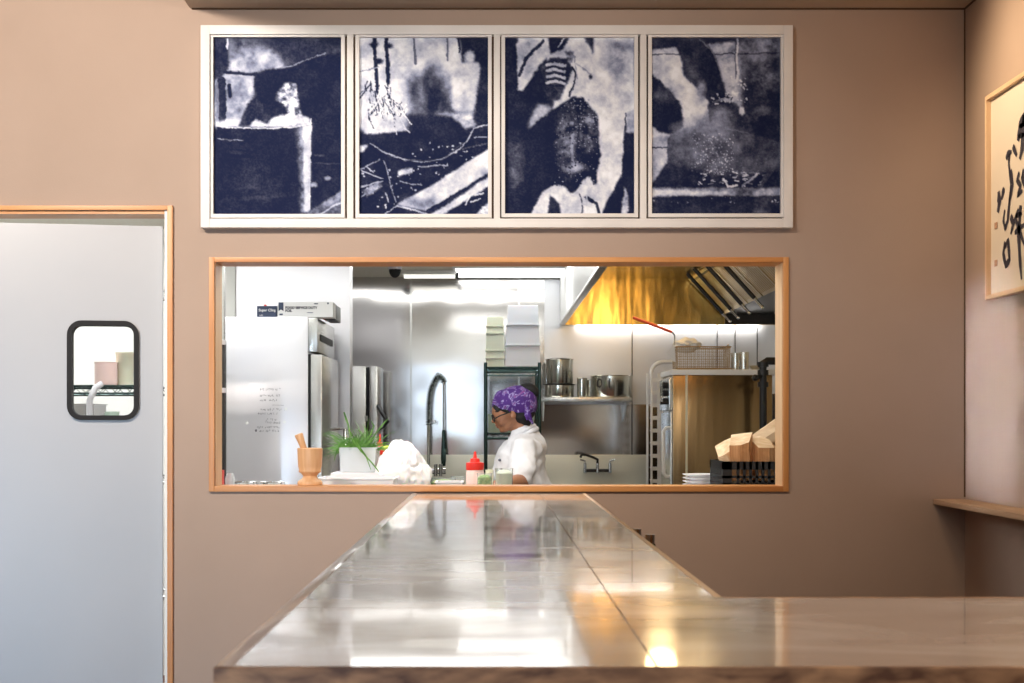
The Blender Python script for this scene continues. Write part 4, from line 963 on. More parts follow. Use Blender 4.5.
# deli containers in front of the cook
def deli(px, w_, top, dd, m, lab, fillm=None, base=PCZ+0.001):
    x = PX(px, dd); r = w_*dd/F/2; H = PZ(top, dd)-base
    t = thing('deli_container', (x, dd, base), lab, 'container', 'containers on the prep counter')
    MB().lathe([(0, 0), (r*0.86, 0), (r, H), (r*1.04, H), (r*1.04, H+0.003), (r*0.96, H+0.003), (r*0.82, 0.003), (0, 0.003)], seg=28).build('tub', M['plastic_d' if m == 'plastic_c' else m], t, local=True)
    if fillm: MB().lathe([(0, 0.005), (r*0.80, 0.005), (r*0.93, H*0.88), (r*0.5, H*0.97), (0, H*0.98)], seg=20).build('contents', M[fillm], t, local=True)
deli(443, 26, 479, 6.0, 'plastic_c', 'clear tub of pale green lettuce beside the plastic bag', 'green_veg')
deli(458, 14, 477, 6.2, 'plastic_c', 'empty clear tub behind the pale green lettuce', None)
deli(484.5, 15, 474, 5.75, 'plastic_c', 'clear tub of chopped green herbs beside the red-capped bottle', 'green_veg')
deli(489.5, 8, 470.5, 6.15, 'plastic_y', 'narrow tub of yellow-green peppers in front of the cook', 'yellow_veg')
deli(504, 18, 469, 6.0, 'plastic_c', 'clear tub at the cook\'s hands', 'plastic_y')
x0, x1, z1 = on_counter(437, 462, 481, 5.6)
tag(bin_mesh(x0, x1, 5.5, 5.66, PCZ+0.001, z1, 0.9, m='plastic_w', name='shallow_tray'), 'shallow white tray nearest the sill beside the squeeze bottle', 'tray')

# plates, crate and firewood on the right
dd = 6.0; x = PX(705, dd); r_ = 22.5*dd/F
for i in range(9):
    z_ = PCZ+0.001+i*0.0135
    o = MB().lathe([(0, 0.0), (r_*0.6, 0.0), (r_*0.62, 0.003), (r_*0.98, 0.013), (r_, 0.0155), (r_*0.97, 0.0155), (r_*0.6, 0.006), (0, 0.005)], (x, dd, z_), 40).build('plate', M['plastic_w'])
    tag(o, 'white plate below the topmost in the stack beside the black crate' if i < 8 else 'white plate topping the stack beside the black crate', 'plate', 'stack of white plates')
cr = thing('milk_crate', (PX(748, 5.62), 5.62, PCZ), 'black plastic crate holding firewood at the right end of the hatch', 'crate')
x0, x1 = PX(711, 5.82), PX(711, 5.82)+0.36; y0, y1 = 5.5, 5.82; z0, z1 = PCZ+0.001, PZ(461.5, 5.5)
b = MB(); g_ = 0.012
def lattice(b, xa, xb, za, zb, yc, ax):
    def bar(u0, u1, w0, w1):
        if ax == 'y': b.box(u0, u1, yc-0.004, yc+0.004, w0, w1)
        else: b.box(yc-0.004, yc+0.004, u0, u1, w0, w1)
    bar(xa, xb, zb-0.03, zb); bar(xa, xb, za, za+0.02); bar(xa, xa+0.03, za, zb); bar(xb-0.03, xb, za, zb)
    n = int((xb-xa-0.06)/0.022)
    for i in range(1, n): u0 = xa+0.03+(xb-xa-0.06)*i/n; bar(u0-0.005, u0+0.005, za, zb)
    for i in range(1, 5): w0 = za+0.02+(zb-za-0.05)*i/5; bar(xa, xb, w0-0.005, w0+0.005)
MB().bm.free()
b1 = MB(); lattice(b1, x0, x1, z0, z1, y0, 'y'); b1.build('side_wall', M['crate'], cr, smooth=False)
b1 = MB(); lattice(b1, x0, x1, z0, z1, y1, 'y'); b1.build('side_wall', M['crate'], cr, smooth=False)
b1 = MB(); lattice(b1, y0, y1, z0, z1, x0, 'x'); b1.build('side_wall', M['crate'], cr, smooth=False)
b1 = MB(); lattice(b1, y0, y1, z0, z1, x1, 'x'); b1.build('side_wall', M['crate'], cr, smooth=False)
MB().box(x0, x1, y0, y1, z0, z0+0.005).build('base', M['crate'], cr, smooth=False)
def log(p0, p1, w_, h_, seed, m, lab, roll=0):
    rr = random.Random(seed); p0, p1 = Vector(p0), Vector(p1); ax = (p1-p0).normalized(); L_ = (p1-p0).length
    up = Vector((0, -1, 0)) if abs(ax.y) < 0.9 else Vector((0, 0, 1))
    s_ = ax.cross(up).normalized(); up = s_.cross(ax)
    s_, up = s_*math.cos(roll)+up*math.sin(roll), up*math.cos(roll)-s_*math.sin(roll)
    prof = [(-w_/2, -h_/2), (w_*0.1, -h_*0.56), (w_/2, -h_*0.4), (w_*0.46, h_*0.3), (w_*0.1, h_/2), (-w_*0.4, h_*0.42)]
    b = MB(); n = 9; rings = []
    for i in range(n):
        t_ = i/(n-1); c_ = p0+ax*L_*t_; ring = []
        for j, (u_, v_) in enumerate(prof):
            jit = 1+rr.uniform(-0.05, 0.05)
            ring.append(b.bm.verts.new(c_+s_*u_*jit+up*v_*jit + (ax*rr.uniform(-0.006, 0.006) if i in (0, n-1) else Vector())))
        rings.append(ring)
    for A_, B_ in zip(rings, rings[1:]):
        for j in range(len(prof)): b.bm.faces.new((A_[j], A_[(j+1) % 6], B_[(j+1) % 6], B_[j]))
    f0 = b.bm.faces.new(rings[0][::-1]); f1 = b.bm.faces.new(rings[-1])
    f0.material_index = f1.material_index = 1
    for v in rings[-1]: v.co += ax*(v.co-p1).dot(Vector((0.30 if seed != 3 else -0.2, 0.42, 0)))
    o = b.build('firewood_log', [M[m], M['log_light']], smooth=False); tag(o, lab, 'firewood', 'firewood in the black crate'); return o
yc = 5.63
log(P(739, 479, 5.62), P(724, 449, 5.62), 0.07, 0.10, 1, 'log_light', 'pale splintered firewood piece at the left end of the crate', 0.3)
log(P(741, 480, 5.57), P(740, 440, 5.57), 0.082, 0.085, 2, 'log_side', 'brown split log standing second in the crate', 0.35)
log(P(763, 480, 5.57), P(763, 443, 5.57), 0.078, 0.085, 3, 'log_side', 'darker split log standing third in the crate', -0.2)
log(P(752, 446, 5.74), P(792, 418, 5.74), 0.075, 0.08, 4, 'log_light', 'pale barkless log lying slanted on top of the crate', 0.2)
log(P(775, 480, 5.72), P(778, 446, 5.72), 0.07, 0.085, 6, 'log_side', 'split log mostly hidden behind the right jamb')
log(P(735, 480, 5.74), P(731, 444, 5.74), 0.07, 0.08, 7, 'log_light', 'rough pale log behind the brown split log')

# ------------------------------------------------------------------ right: oven, rack, basket
od = 8.3; ofx = PX(673, od); ozt = PZ(375, od)
ov = thing('convection_oven', (1.3, 8.55, 0), 'tall steel oven with an amber reflection coloured into its side panel, right side of the kitchen', 'oven')
MB().box(ofx, 1.56, od, 8.8, 0.12, ozt, 0.004).build('cabinet', M['steel_oven'], ov)
MB().box(ofx-0.012, 1.58, od-0.015, 8.81, ozt, PZ(369.5, od), 0.003).build('top_plate', M['white_metal'], ov)
MB().box(PX(685.5, od), PX(687.5, od), od-0.003, od-0.0002, 0.15, ozt-0.001).build('seam_strip', M['plastic_y'], ov, smooth=False)
MB().box(ofx-0.02, ofx-0.0005, od+0.02, 8.78, PZ(410, od), PZ(378, od), 0.004).build('control_panel', M['steel_plain'], ov)
for zq in (385, 393, 401):
    MB().cyl((ofx-0.045, od+0.1, PZ(zq, od)), (ofx-0.021, od+0.1, PZ(zq, od)), 0.018, seg=16).build('knob', M['black'], ov)
MB().cyl((PX(661, od), od+0.04, PZ(403, od)), (ofx-0.021, od+0.04, PZ(403, od)), 0.008, seg=10).build('latch_lever', M['black'], ov)
dz0, dz1 = PZ(477, od), PZ(428, od)
MB().box(ofx-0.012, ofx-0.0005, od+0.02, 8.78, 0.3, PZ(412, od), 0.005).build('door', M['steel_plain'], ov)
hxx = PX(664.5, od)
MB().tube([(ofx-0.012, od+0.05, dz0), (hxx+0.015, od+0.05, dz0), (hxx, od+0.05, dz0+0.02), (hxx, od+0.05, dz1-0.02), (hxx+0.015, od+0.05, dz1), (ofx-0.012, od+0.05, dz1)], 0.011, 10).build('door_handle', M['white_metal'], ov)
for sx in (ofx+0.05, 1.5):
    for sy in (od+0.06, 8.7): MB().cyl((sx, sy, 0.002), (sx, sy, 0.12), 0.025, seg=12).build('foot', M['black'], ov)
# sheet pan rack: slim white uprights with runners
rk = thing('sheet_pan_rack', (PX(660, 9.33), 9.7, 0), 'white sheet pan rack with rungs standing behind the oven', 'rack')
ra, rb = PX(651.5, 9.33), PX(670, 9.33); rz_ = PZ(372, 9.33)
for (xx, yy) in ((ra, 9.33), (PX(661.5, 9.33), 9.33), (ra, 9.58), (PX(661.5, 9.33), 9.58)):
    MB().box(xx-(0.006 if xx == ra else -0.002), xx+(0.006 if xx == ra else 0.026), yy-0.012, yy+0.012, 0.1, rz_, 0.002).build('upright', M['white_metal'], rk)
n_r = 18
for i in range(n_r):
    zz = 0.25+(rz_-0.3)*i/(n_r-1)
    MB().box(ra, PX(661.5, 9.33), 9.328, 9.332, zz-0.012, zz+0.012).box(ra+0.012, ra+0.03, 9.345, 9.565, zz-0.002, zz+0.002).build('runner', M['white_metal'], rk, smooth=False)
pts = [(ra+0.002, 9.35, rz_-0.01)]
for k_ in range(7):
    a = PI-PI/2*k_/6; pts.append((ra+0.085+0.083*math.cos(a), 9.35, rz_+0.065*math.sin(a)))
pts.append((PX(676, 9.33), 9.35, rz_+0.066))
MB().tube(pts, 0.013, 8).build('top_bow', M['white_metal'], rk)
for (xx, yy) in ((ra, 9.33), (PX(661.5, 9.33), 9.58)):
    MB().cyl((xx, yy-0.01, 0.045), (xx, yy+0.01, 0.045), 0.043, seg=18).build('caster', M['black'], rk)

# fry basket with red handle on the oven
oz = PZ(369.5, od)+0.001
bx0, bx1 = PX(677, od), PX(732, od); by0, by1 = od+0.03, od+0.26; bz1 = PZ(346.5, od)
bk = thing('fry_basket', ((bx0+bx1)/2, (by0+by1)/2, oz), 'wire mesh fry basket with orange-red grip on top of the oven', 'basket')
b = MB()
def wgrid(b, o, du, dv, nu, nv, r=0.0011):
    o, du, dv = Vector(o), Vector(du), Vector(dv)
    for i in range(nu+1): p = o+du*(i/nu); b.tube([p, p+dv], r, 4)
    for j in range(nv+1): p = o+dv*(j/nv); b.tube([p, p+du], r, 4)
wgrid(b, (bx0+0.008, by0+0.006, oz+0.003), (bx1-bx0-0.016, 0, 0), (0, -0.004, bz1-oz-0.003), 26, 9)
wgrid(b, (bx0+0.008, by1-0.006, oz+0.003), (bx1-bx0-0.016, 0, 0), (0, 0.004, bz1-oz-0.003), 14, 6)
wgrid(b, (bx0+0.008, by0+0.006, oz+0.003), (0, by1-by0-0.012, 0), (-0.004, 0, bz1-oz-0.003), 10, 6)
wgrid(b, (bx1-0.008, by0+0.006, oz+0.003), (0, by1-by0-0.012, 0), (0.004, 0, bz1-oz-0.003), 10, 6)
wgrid(b, (bx0+0.008, by0+0.006, oz+0.003), (bx1-bx0-0.016, 0, 0), (0, by1-by0-0.012, 0), 14, 8)
b.build('mesh', M['brasswire'], bk, smooth=False)
b = MB()
for zz in (bz1, oz+0.006): b.tube([(bx0, by0, zz), (bx1, by0, zz), (bx1, by1, zz), (bx0, by1, zz)], 0.004, 6, closed=True)
b.build('rim', M['brasswire'], bk)
a_ = P(633, 317.5, od+0.1); m_ = P(672, 332, od+0.1); e_ = Vector((bx0, od+0.12, bz1))
MB().tube([a_, a_.lerp(m_, .5), m_], 0.008, 10, rs=[0.0085, 0.0095, 0.007]).build('grip', M['redhandle'], bk)
MB().tube([m_, P(674.5, 335, od+0.1), P(675, 340, od+0.11), e_], 0.004, 6).build('handle_wire', M['chrome'], bk)
MB().tube([(PX(706, od), od+0.2, bz1+0.01), (PX(731, od), od+0.2, bz1+0.004), (PX(734, od), od+0.2, bz1+0.02), (PX(736, od), od+0.22, bz1+0.012), (bx1, od+0.23, bz1)], 0.003, 6).build('hook', M['chrome'], bk)
b = MB(); bmesh.ops.create_icosphere(b.bm, subdivisions=4, radius=1)
for v in b.bm.verts:
    f_ = 1+0.25*mnoise.noise(v.co*2.1)+0.12*mnoise.noise(v.co*6)
    v.co = Vector((PX(690, od)+v.co.x*f_*0.078, od+0.14+v.co.y*f_*0.08, bz1+0.012+v.co.z*f_*0.042))
tag(b.build('paper_liner', M['paper'], ang=20), 'crumpled white paper liner inside the fry basket', 'paper')
t = MB().prism([(PX(667, od), PZ(352, od)), (PX(675, od), PZ(344, od)), (PX(676, od), PZ(362, od)), (PX(673, od), PZ(361, od))], 'y', od+0.02, od+0.026).build('paper_sheet', M['paper'], smooth=False)
tag(t, 'folded white paper corner poking out left of the fry basket', 'paper')
for i, (px, w_, top, dy, lab) in enumerate(((735.5, 9.5, 353.5, 0.16, 'steel cup on the oven beside the fry basket'), (744, 9.5, 352.5, 0.08, 'steel cup on the oven, farther from the fry basket'))):
    dd = od+dy; r_ = w_*dd/F/2; H = PZ(top, dd)-oz
    tag(MB().lathe([(0, 0), (r_*0.95, 0), (r_, H), (r_+0.003, H), (r_+0.003, H+0.002), (r_-0.002, H+0.002), (r_*0.93, 0.003), (0, 0.003)], (PX(px, dd), dd, oz), 28).build('steel_cup', M['pot']), lab, 'cup', 'steel cups on the oven')
dd = od+0.15; tag(MB().lathe([(0, 0), (0.02, 0), (0.04, 0.025), (0.042, 0.026), (0.019, 0.003), (0, 0.003)], (PX(756, dd), dd, oz), 28).build('small_bowl', M['pot']), 'tiny shallow steel bowl on the oven by the gas pipe', 'bowl')

# black gas pipe
gp = thing('gas_pipe', (PX(763, 8.1), 8.1, 0), 'black iron gas pipe with elbows beside the oven', 'pipe')
X_ = PX(763, 8.1)
MB().tube([(X_, 8.1, 0.002), (X_, 8.1, PZ(366, 8.1))], 0.020, 14).build('riser', M['blackiron'], gp)
MB().tube([(X_, 8.1, PZ(368, 8.1)), (X_+0.004, 8.1, PZ(363, 8.1)), (X_+0.02, 8.1, PZ(361, 8.1)), (X_+0.4, 8.1, PZ(361, 8.1))], 0.021, 14).build('branch', M['blackiron'], gp)
for zq in (364, 372, 384): MB().cyl((X_, 8.1, PZ(zq+3, 8.1)), (X_, 8.1, PZ(zq-2, 8.1)), 0.030, seg=10).build('coupling', M['blackiron'], gp)
MB().cyl((X_-0.05, 8.06, PZ(378, 8.1)), (X_, 8.1, PZ(376, 8.1)), 0.012, seg=10).ball((X_-0.05, 8.06, PZ(378, 8.1)), 0.018, seg=10).build('valve', M['blackiron'], gp)
t = MB().box(1.62, 1.98, 8.4, 9.6, 0.05, 1.5, 0.01).build('dark_gap_box', M['blackiron']); tag(t, 'plain black box filling the dark gap behind the gas pipe', 'cabinet')  # plain black box that fills the dark gap

# ------------------------------------------------------------------ back wall: shelf with pots
sd = 10.05; szt = PZ(397, sd)
ws = thing('wall_shelf', (PX(588, sd), 10.2, szt), 'steel wall shelf carrying the pots on the far kitchen wall', 'shelf')
sx0, sx1 = PX(540, sd), PX(632.5, sd)
MB().box(sx0, sx1, sd, KB-0.002, szt-0.004, szt, 0.001).box(sx0, sx1, sd, sd+0.004, szt-0.032, szt-0.0045, 0.001).build('shelf_board', M['steel_plain'], ws)
for xx in (PX(545, sd), PX(628, sd)):
    MB().prism([(sd+0.02, szt-0.0045), (KB-0.002, szt-0.0045), (KB-0.002, PZ(421, sd)), (KB-0.04, PZ(421, sd))], 'x', xx-0.002, xx+0.002).box(xx-0.01, xx+0.012, sd+0.02, KB-0.01, szt-0.012, szt-0.005).build('bracket', M['white_metal'], ws, smooth=False)
u = 10.2/F
def pot(px, wpx, z0, hpx, lab, handles=True, lid=False, m='pot', dd=10.2, rim=True):
    x = PX(px, dd); r = wpx*dd/F/2; H = hpx*dd/F
    t = thing('stock_pot', (x, dd, z0), lab, 'pot', 'pots on the wall shelf')
    MB().lathe([(0, 0), (r*0.97, 0), (r, 0.006), (r, H-0.004), (r+0.005, H-0.002), (r+0.004, H), (r-0.003, H-0.001), (r-0.004, 0.006), (0, 0.005)], seg=40).build('pot_body', M[m], t, local=True)
    if handles:
        for s in (-1, 1):
            a0 = R(-60) if s > 0 else R(-120)
            c_ = Vector((math.cos(a0)*r, math.sin(a0)*r, H*0.78)); tn = Vector((-math.sin(a0), math.cos(a0), 0)); out = Vector((math.cos(a0), math.sin(a0), 0))
            pts = [c_+tn*-0.028, c_+tn*-0.03+out*0.03+Vector((0, 0, -0.004)), c_+tn*-0.018+out*0.04+Vector((0, 0, -0.03)), c_+tn*0.018+out*0.04+Vector((0, 0, -0.03)), c_+tn*0.03+out*0.03+Vector((0, 0, -0.004)), c_+tn*0.028]
            MB().tube(pts, 0.005, 8).build('handle', M['pot'], t, local=True)
    if lid: MB().lathe([(0, H+0.012), (r*0.5, H+0.009), (r+0.004, H+0.002), (r+0.004, H), (0, H)], seg=40).build('lid', M['blackiron'], t, local=True)
    return t, H
z = szt+0.001
_, H = pot(559, 30, z, 12.0, 'lower stock pot of the two stacked at the left end of the wall shelf', handles=False, dd=10.17)
MB().box(0, 1, 0, 1, 0, 1).bm.free()
pot(559.5, 27, z+H+0.008, 24.5, 'upper stock pot standing on another pot, left end of the wall shelf', handles=False, lid=True, dd=10.17)
tag(MB().lathe([(0, 0), (16*u, 0), (16.4*u, 0.005), (0, 0.006)], (PX(559, 10.17), 10.17, z+H+0.001), 40).build('pot_lid', M['blackiron']), 'flat dark lid between the two stacked pots', 'lid')
pot(549.5, 13, z, 34, 'tall narrow pot half hidden behind the stacked pots', handles=False, dd=10.335)
pot(582, 10, z, 19, 'slim steel pot in the middle of the wall shelf', handles=False, dd=10.12)
pot(590, 9, z, 18, 'second slim steel pot, behind the wide pot', handles=False, dd=10.3)
t, H = pot(611.5, 42, z, 21.5, 'wide steel pot with loop handles at the right end of the wall shelf', handles=False)
for a0 in (R(-128), R(-100)):
    r = 21*u; c_ = Vector((math.cos(a0)*r, math.sin(a0)*r, H*0.82)); out = Vector((math.cos(a0), math.sin(a0), 0))
    MB().tube([c_, c_+out*0.025+Vector((0, 0, -0.01)), c_+out*0.028+Vector((0, 0, -0.045)), c_+out*0.002+Vector((0, 0, -0.055))], 0.005, 8).build('handle', M['blackiron'], t, local=True)

# ------------------------------------------------------------------ green wire rack with tubs
wx0, wx1 = PX(485.5, 8.95), PX(539.5, 8.95); wy0, wy1 = 8.95, 9.55; wzt = PZ(367.5, 8.95)
wr_ = thing('wire_rack', ((wx0+wx1)/2, (wy0+wy1)/2, 0), 'dark green wire rack standing behind the cook', 'rack')
for xx in (wx0, wx1):
    for yy in (wy0, wy1): MB().cyl((xx, yy, 0.002), (xx, yy, wzt+0.03), 0.0105, seg=12).build('post', M['green_epoxy'], wr_)
def wire_shelf(x0, x1, y0, y1, zz, parent, m='green_epoxy', n=18):
    b = MB()
    for q in (zz, zz-0.03):
        b.tube([(x0, y0, q), (x1, y0, q), (x1, y1, q), (x0, y1, q)], 0.0045, 6, closed=True)
    for i in range(n+1):
        y = y0+(y1-y0)*i/n; b.tube([(x0, y, zz+0.003), (x1, y, zz+0.003)], 0.0022, 4)
    k_ = max(6, int((x1-x0)/0.03))
    for yy in (y0, y1):
        pts = [(x0+(x1-x0)*i/k_, yy, zz-(0.03 if i % 2 else 0)) for i in range(k_+1)]; b.tube(pts, 0.0022, 4)
    return b.build('wire_shelf', M[m], parent)
for zz in (wzt, PZ(434, 8.95), 0.75, 0.25): wire_shelf(wx0, wx1, wy0, wy1, zz, wr_)
z = wzt+0.009
def stack(cx, dd, specs, z, m, labs, grp, ly=0.17):
    for i, (wd, hh) in enumerate(specs):
        x0, x1 = PX(cx-wd/2, dd), PX(cx+wd/2, dd); h_ = hh*dd/F
        # tubs stand upside down: the wide rim is below
        b = MB(); bm = b.bm; cx_, cy_ = (x0+x1)/2, dd
        def ring(s, zz, g=0): return [bm.verts.new((cx_+sx*((x1-x0)/2*s+g), cy_+sy*(ly/2*s+g), zz)) for sx, sy in ((-1, -1), (1, -1), (1, 1), (-1, 1))]
        Rg = [ring(1, z, 0.003), ring(1, z+0.008, 0.003), ring(0.985, z+0.0085), ring(0.945, z+h_-0.004), ring(0.93, z+h_-0.001)]
        for A_, B_ in zip(Rg, Rg[1:]):
            for k_ in range(4): bm.faces.new((A_[k_], A_[(k_+1) % 4], B_[(k_+1) % 4], B_[k_]))
        bm.faces.new(Rg[0][::-1]); bm.faces.new(Rg[-1])
        o = b.build('food_tub', M[m], smooth=False); tag(o, labs[i], 'tub', grp); z += h_+0.0005
stack(522.5, 9.15, [(35, 20.5), (33.5, 20), (31.5, 20)], z, 'plastic_w', ['bottom white tub of the wide upside-down stack on the green rack', 'middle white tub of the wide stack on the green rack', 'top white tub of the wide stack on the green rack'], 'white tubs stacked on the wire rack', 0.24)
stack(495, 9.15, [(19, 8), (18.5, 7.5), (18.5, 17), (17.5, 7), (17, 10)], z, 'plastic_y', ['lowest cream tub of the narrow stack on the green rack', 'cream tub second from the bottom of the narrow stack', 'taller cream tub in the middle of the narrow stack', 'cream tub second from the top of the narrow stack', 'topmost cream tub of the narrow stack'], 'cream tubs stacked on the wire rack', 0.14)
zs = PZ(434, 8.95)+0.008
x0, x1 = PX(488, 9.1), PX(501, 9.1)
tag(bin_mesh(x0, x1, 9.0, 9.25, zs, PZ(414, 9.1), 0.92, m='plastic_g', name='green_tub'), 'pale green tub inside the wire rack, before the cook\'s face', 'tub')
x0, x1 = PX(504, 9.1), PX(534, 9.1)
tag(bin_mesh(x0, x1, 9.0, 9.45, zs, PZ(400, 9.1), 0.94, m='plastic_g', name='green_tub'), 'large pale green tub inside the wire rack, behind the cook\'s head', 'tub')

# ------------------------------------------------------------------ sinks and faucets along the far wall
sk = thing('compartment_sink', (0.3, 10.05, 0), 'long steel sink bench with backsplash along the far kitchen wall', 'sink')
zsp = PZ(455, 10.33); xsL, xsR = PX(405, 10.3), PX(648, 10.3)
MB().box(xsL, xsR, 10.34, 10.39, 0.85, zsp, 0.004).build('backsplash', M['creamsteel'], sk)
b = MB(); zr = 0.90
b.box(xsL, xsR, 9.62, 9.68, zr-0.05, zr, 0.01).box(xsL, xsR, 10.28, 10.34, zr-0.04, zr)
nb = 3; bw = (xsR-xsL)/nb
for i in range(nb+1):
    xx = xsL+bw*i; b.box(xx-0.03 if i else xx, xx+0.03 if i < nb else xx, 9.68, 10.28, zr-0.04, zr)
b.build('rim', M['steel_plain'], sk)
for i in range(nb):
    xa, xb = xsL+bw*i+0.031, xsL+bw*(i+1)-0.031
    MB().box(xa, xb, 9.69, 9.694, 0.6, zr-0.002).box(xa, xb, 10.27, 10.274, 0.6, zr-0.002).box(xa, xa+0.004, 9.694, 10.27, 0.6, zr-0.002).box(xb-0.004, xb, 9.694, 10.27, 0.6, zr-0.002).box(xa, xb, 9.69, 10.274, 0.596, 0.6).build('basin', M['steel_plain'], sk, smooth=False)
for xx in (xsL+0.05, xsR-0.05):
    for yy in (9.68, 10.28): MB().cyl((xx, yy, 0.002), (xx, yy, zr-0.06), 0.02, seg=12).build('leg', M['steel_plain'], sk)
# pre-rinse faucet
fd_ = 10.2; X0 = PX(428.5, fd_); X1 = PX(443.5, fd_)
pf = thing('spray_faucet', (X0, fd_, zr), 'tall pre-rinse faucet with coiled hose over the far sink', 'faucet')
ztop = PZ(395, fd_)
MB().cyl((X0, fd_, zr+0.001), (X0, fd_, PZ(425, fd_)), 0.011, seg=12).box(X0-0.06, X0+0.12, fd_-0.02, fd_+0.02, PZ(474, fd_), PZ(468, fd_), 0.005).build('riser', M['chrome'], pf)
MB().cyl((X0+0.05, fd_-0.02, PZ(476, fd_)), (X0+0.05, fd_-0.02, PZ(464, fd_)), 0.013, seg=12).cyl((X0+0.085, fd_-0.02, PZ(476, fd_)), (X0+0.085, fd_-0.02, PZ(464, fd_)), 0.013, seg=12).build('valve', M['chrome'], pf)
path = [Vector((X0, fd_, PZ(425, fd_))), Vector((X0, fd_, PZ(410, fd_))), Vector((X0+0.004, fd_, PZ(398, fd_))), Vector((PX(431, fd_), fd_, PZ(388, fd_))), Vector((PX(434.5, fd_), fd_, PZ(380, fd_))), Vector((PX(438, fd_), fd_, PZ(375.5, fd_))), Vector((PX(441.5, fd_), fd_, PZ(376.5, fd_))), Vector((X1, fd_, PZ(382, fd_)))]
MB().tube(path, 0.007, 8).build('hose', M['black'], pf)
# coil
def resample(pts, n):
    L_ = [0]
    for a, c in zip(pts, pts[1:]): L_.append(L_[-1]+(c-a).length)
    out = []
    for i in range(n):
        s = L_[-1]*i/(n-1); j = max(k_ for k_ in range(len(L_)) if L_[k_] <= s+1e-9); j = min(j, len(pts)-2)
        out.append(pts[j].lerp(pts[j+1], (s-L_[j])/(L_[j+1]-L_[j]+1e-9)))
    return out
rp = resample(path, 420); co = []
for i, p in enumerate(rp):
    t_ = (rp[min(i+1, 419)]-rp[max(i-1, 0)]).normalized(); n1 = Vector((0, 1, 0)); n2 = t_.cross(n1); a = 2*PI*i/420*24
    co.append(p+(n1*math.cos(a)+n2*math.sin(a))*0.017)
MB().tube(co, 0.0042, 5).build('coil_spring', M['coil'], pf)
MB().cyl((X1, fd_, PZ(382, fd_)), (X1, fd_, PZ(430, fd_)), 0.006, seg=8).build('drop_hose', M['chrome'], pf)
MB().tube([(X1, fd_, PZ(430, fd_)), (X1, fd_, PZ(445, fd_)), (X1, fd_, PZ(458, fd_)), (X1, fd_, PZ(466, fd_))], 0, 12, rs=[0.010, 0.015, 0.019, 0.014]).box(X1-0.01, X1+0.018, fd_-0.02, fd_+0.02, PZ(462, fd_), PZ(449, fd_), 0.004).build('spray_handle', M['green_epoxy'], pf)
MB().tube([(X0, fd_, PZ(421, fd_)), (X0+0.03, fd_, PZ(420, fd_)), (X0+0.045, fd_, PZ(424, fd_)), (X0+0.05, fd_, PZ(421, fd_))], 0.004, 6).build('hook', M['chrome'], pf)
# wall mounted mixer
fd2 = 10.27; zc = PZ(470.5, fd2)
mf = thing('mixer_faucet', (PX(597, fd2), fd2, zc-0.03), 'low two-handled faucet with swivel spout on the far sink backsplash', 'faucet')
xa, xb = PX(585, fd2), PX(610, fd2)
MB().cyl((xa, fd2, zc), (xb, fd2, zc), 0.011, seg=12).build('body', M['blackiron'], mf)
for xx in (xa, (xa+xb)/2, xb):
    MB().cyl((xx, fd2, zc-0.015), (xx, fd2, PZ(463, fd2)), 0.014, 0.011, 14).cyl((xx, fd2, zc), (xx, 10.338, zc), 0.012, seg=10).build('stem', M['chrome'], mf)
for xx, s in ((xa, -1), (xb, 1)):
    MB().tube([(xx, fd2, PZ(463, fd2)), (xx, fd2, PZ(461, fd2)), (xx+s*0.035, fd2-0.01, PZ(459.5, fd2))], 0.006, 8).build('lever', M['chrome'], mf)
xm = (xa+xb)/2
MB().tube([(xm, fd2, PZ(463, fd2)), (xm, fd2-0.005, PZ(459.5, fd2)), (xm-0.03, fd2-0.05, PZ(457.5, fd2)), (PX(585, fd2), fd2-0.14, PZ(454.5, fd2)), (PX(580, fd2), fd2-0.18, PZ(454.0, fd2)), (PX(579, fd2), fd2-0.19, PZ(456.5, fd2))], 0.009, 10).build('spout', M['blackiron'], mf)

# dish machine at the far left: two tall steel panels with a dark slot and a lever
dm = thing('dishwasher', (PX(364, 9.6), 9.75, 0), 'tall steel dish machine with dark slot and lever beside the divider wall', 'dishwasher')
MB().box(PX(338, 9.6), PX(365.8, 9.6), 9.6, 10.1, 0.2, PZ(366, 9.6), 0.006).build('left_panel', M['steel_plain'], dm)
MB().box(PX(366, 9.6), PX(369, 9.6), 9.66, 10.1, 0.2, PZ(367, 9.6)).build('slot', M['black'], dm, smooth=False)
MB().box(PX(369.2, 9.6), PX(377.5, 9.6), 9.6, 10.1, 0.2, PZ(366, 9.6), 0.006).build('right_panel', M['steel_plain'], dm)
MB().tube([P(378, 406, 9.55), P(382, 413, 9.5), P(388, 422, 9.5), P(384, 427, 9.5), P(377.5, 431, 9.59)], 0.010, 8, rs=[0.014, 0.013, 0.013, 0.007, 0.006]).build('lever', M['blackiron'], dm)
for xx in (PX(342, 9.6), PX(373, 9.6)):
    for yy in (9.65, 10.05): MB().cyl((xx, yy, 0.002), (xx, yy, 0.2), 0.015, seg=10).build('foot', M['steel_plain'], dm)
MB().cyl(P(366.5, 416, 9.58), P(366.5, 421, 9.58), 0.009, seg=10).build('latch', M['chrome'], dm)

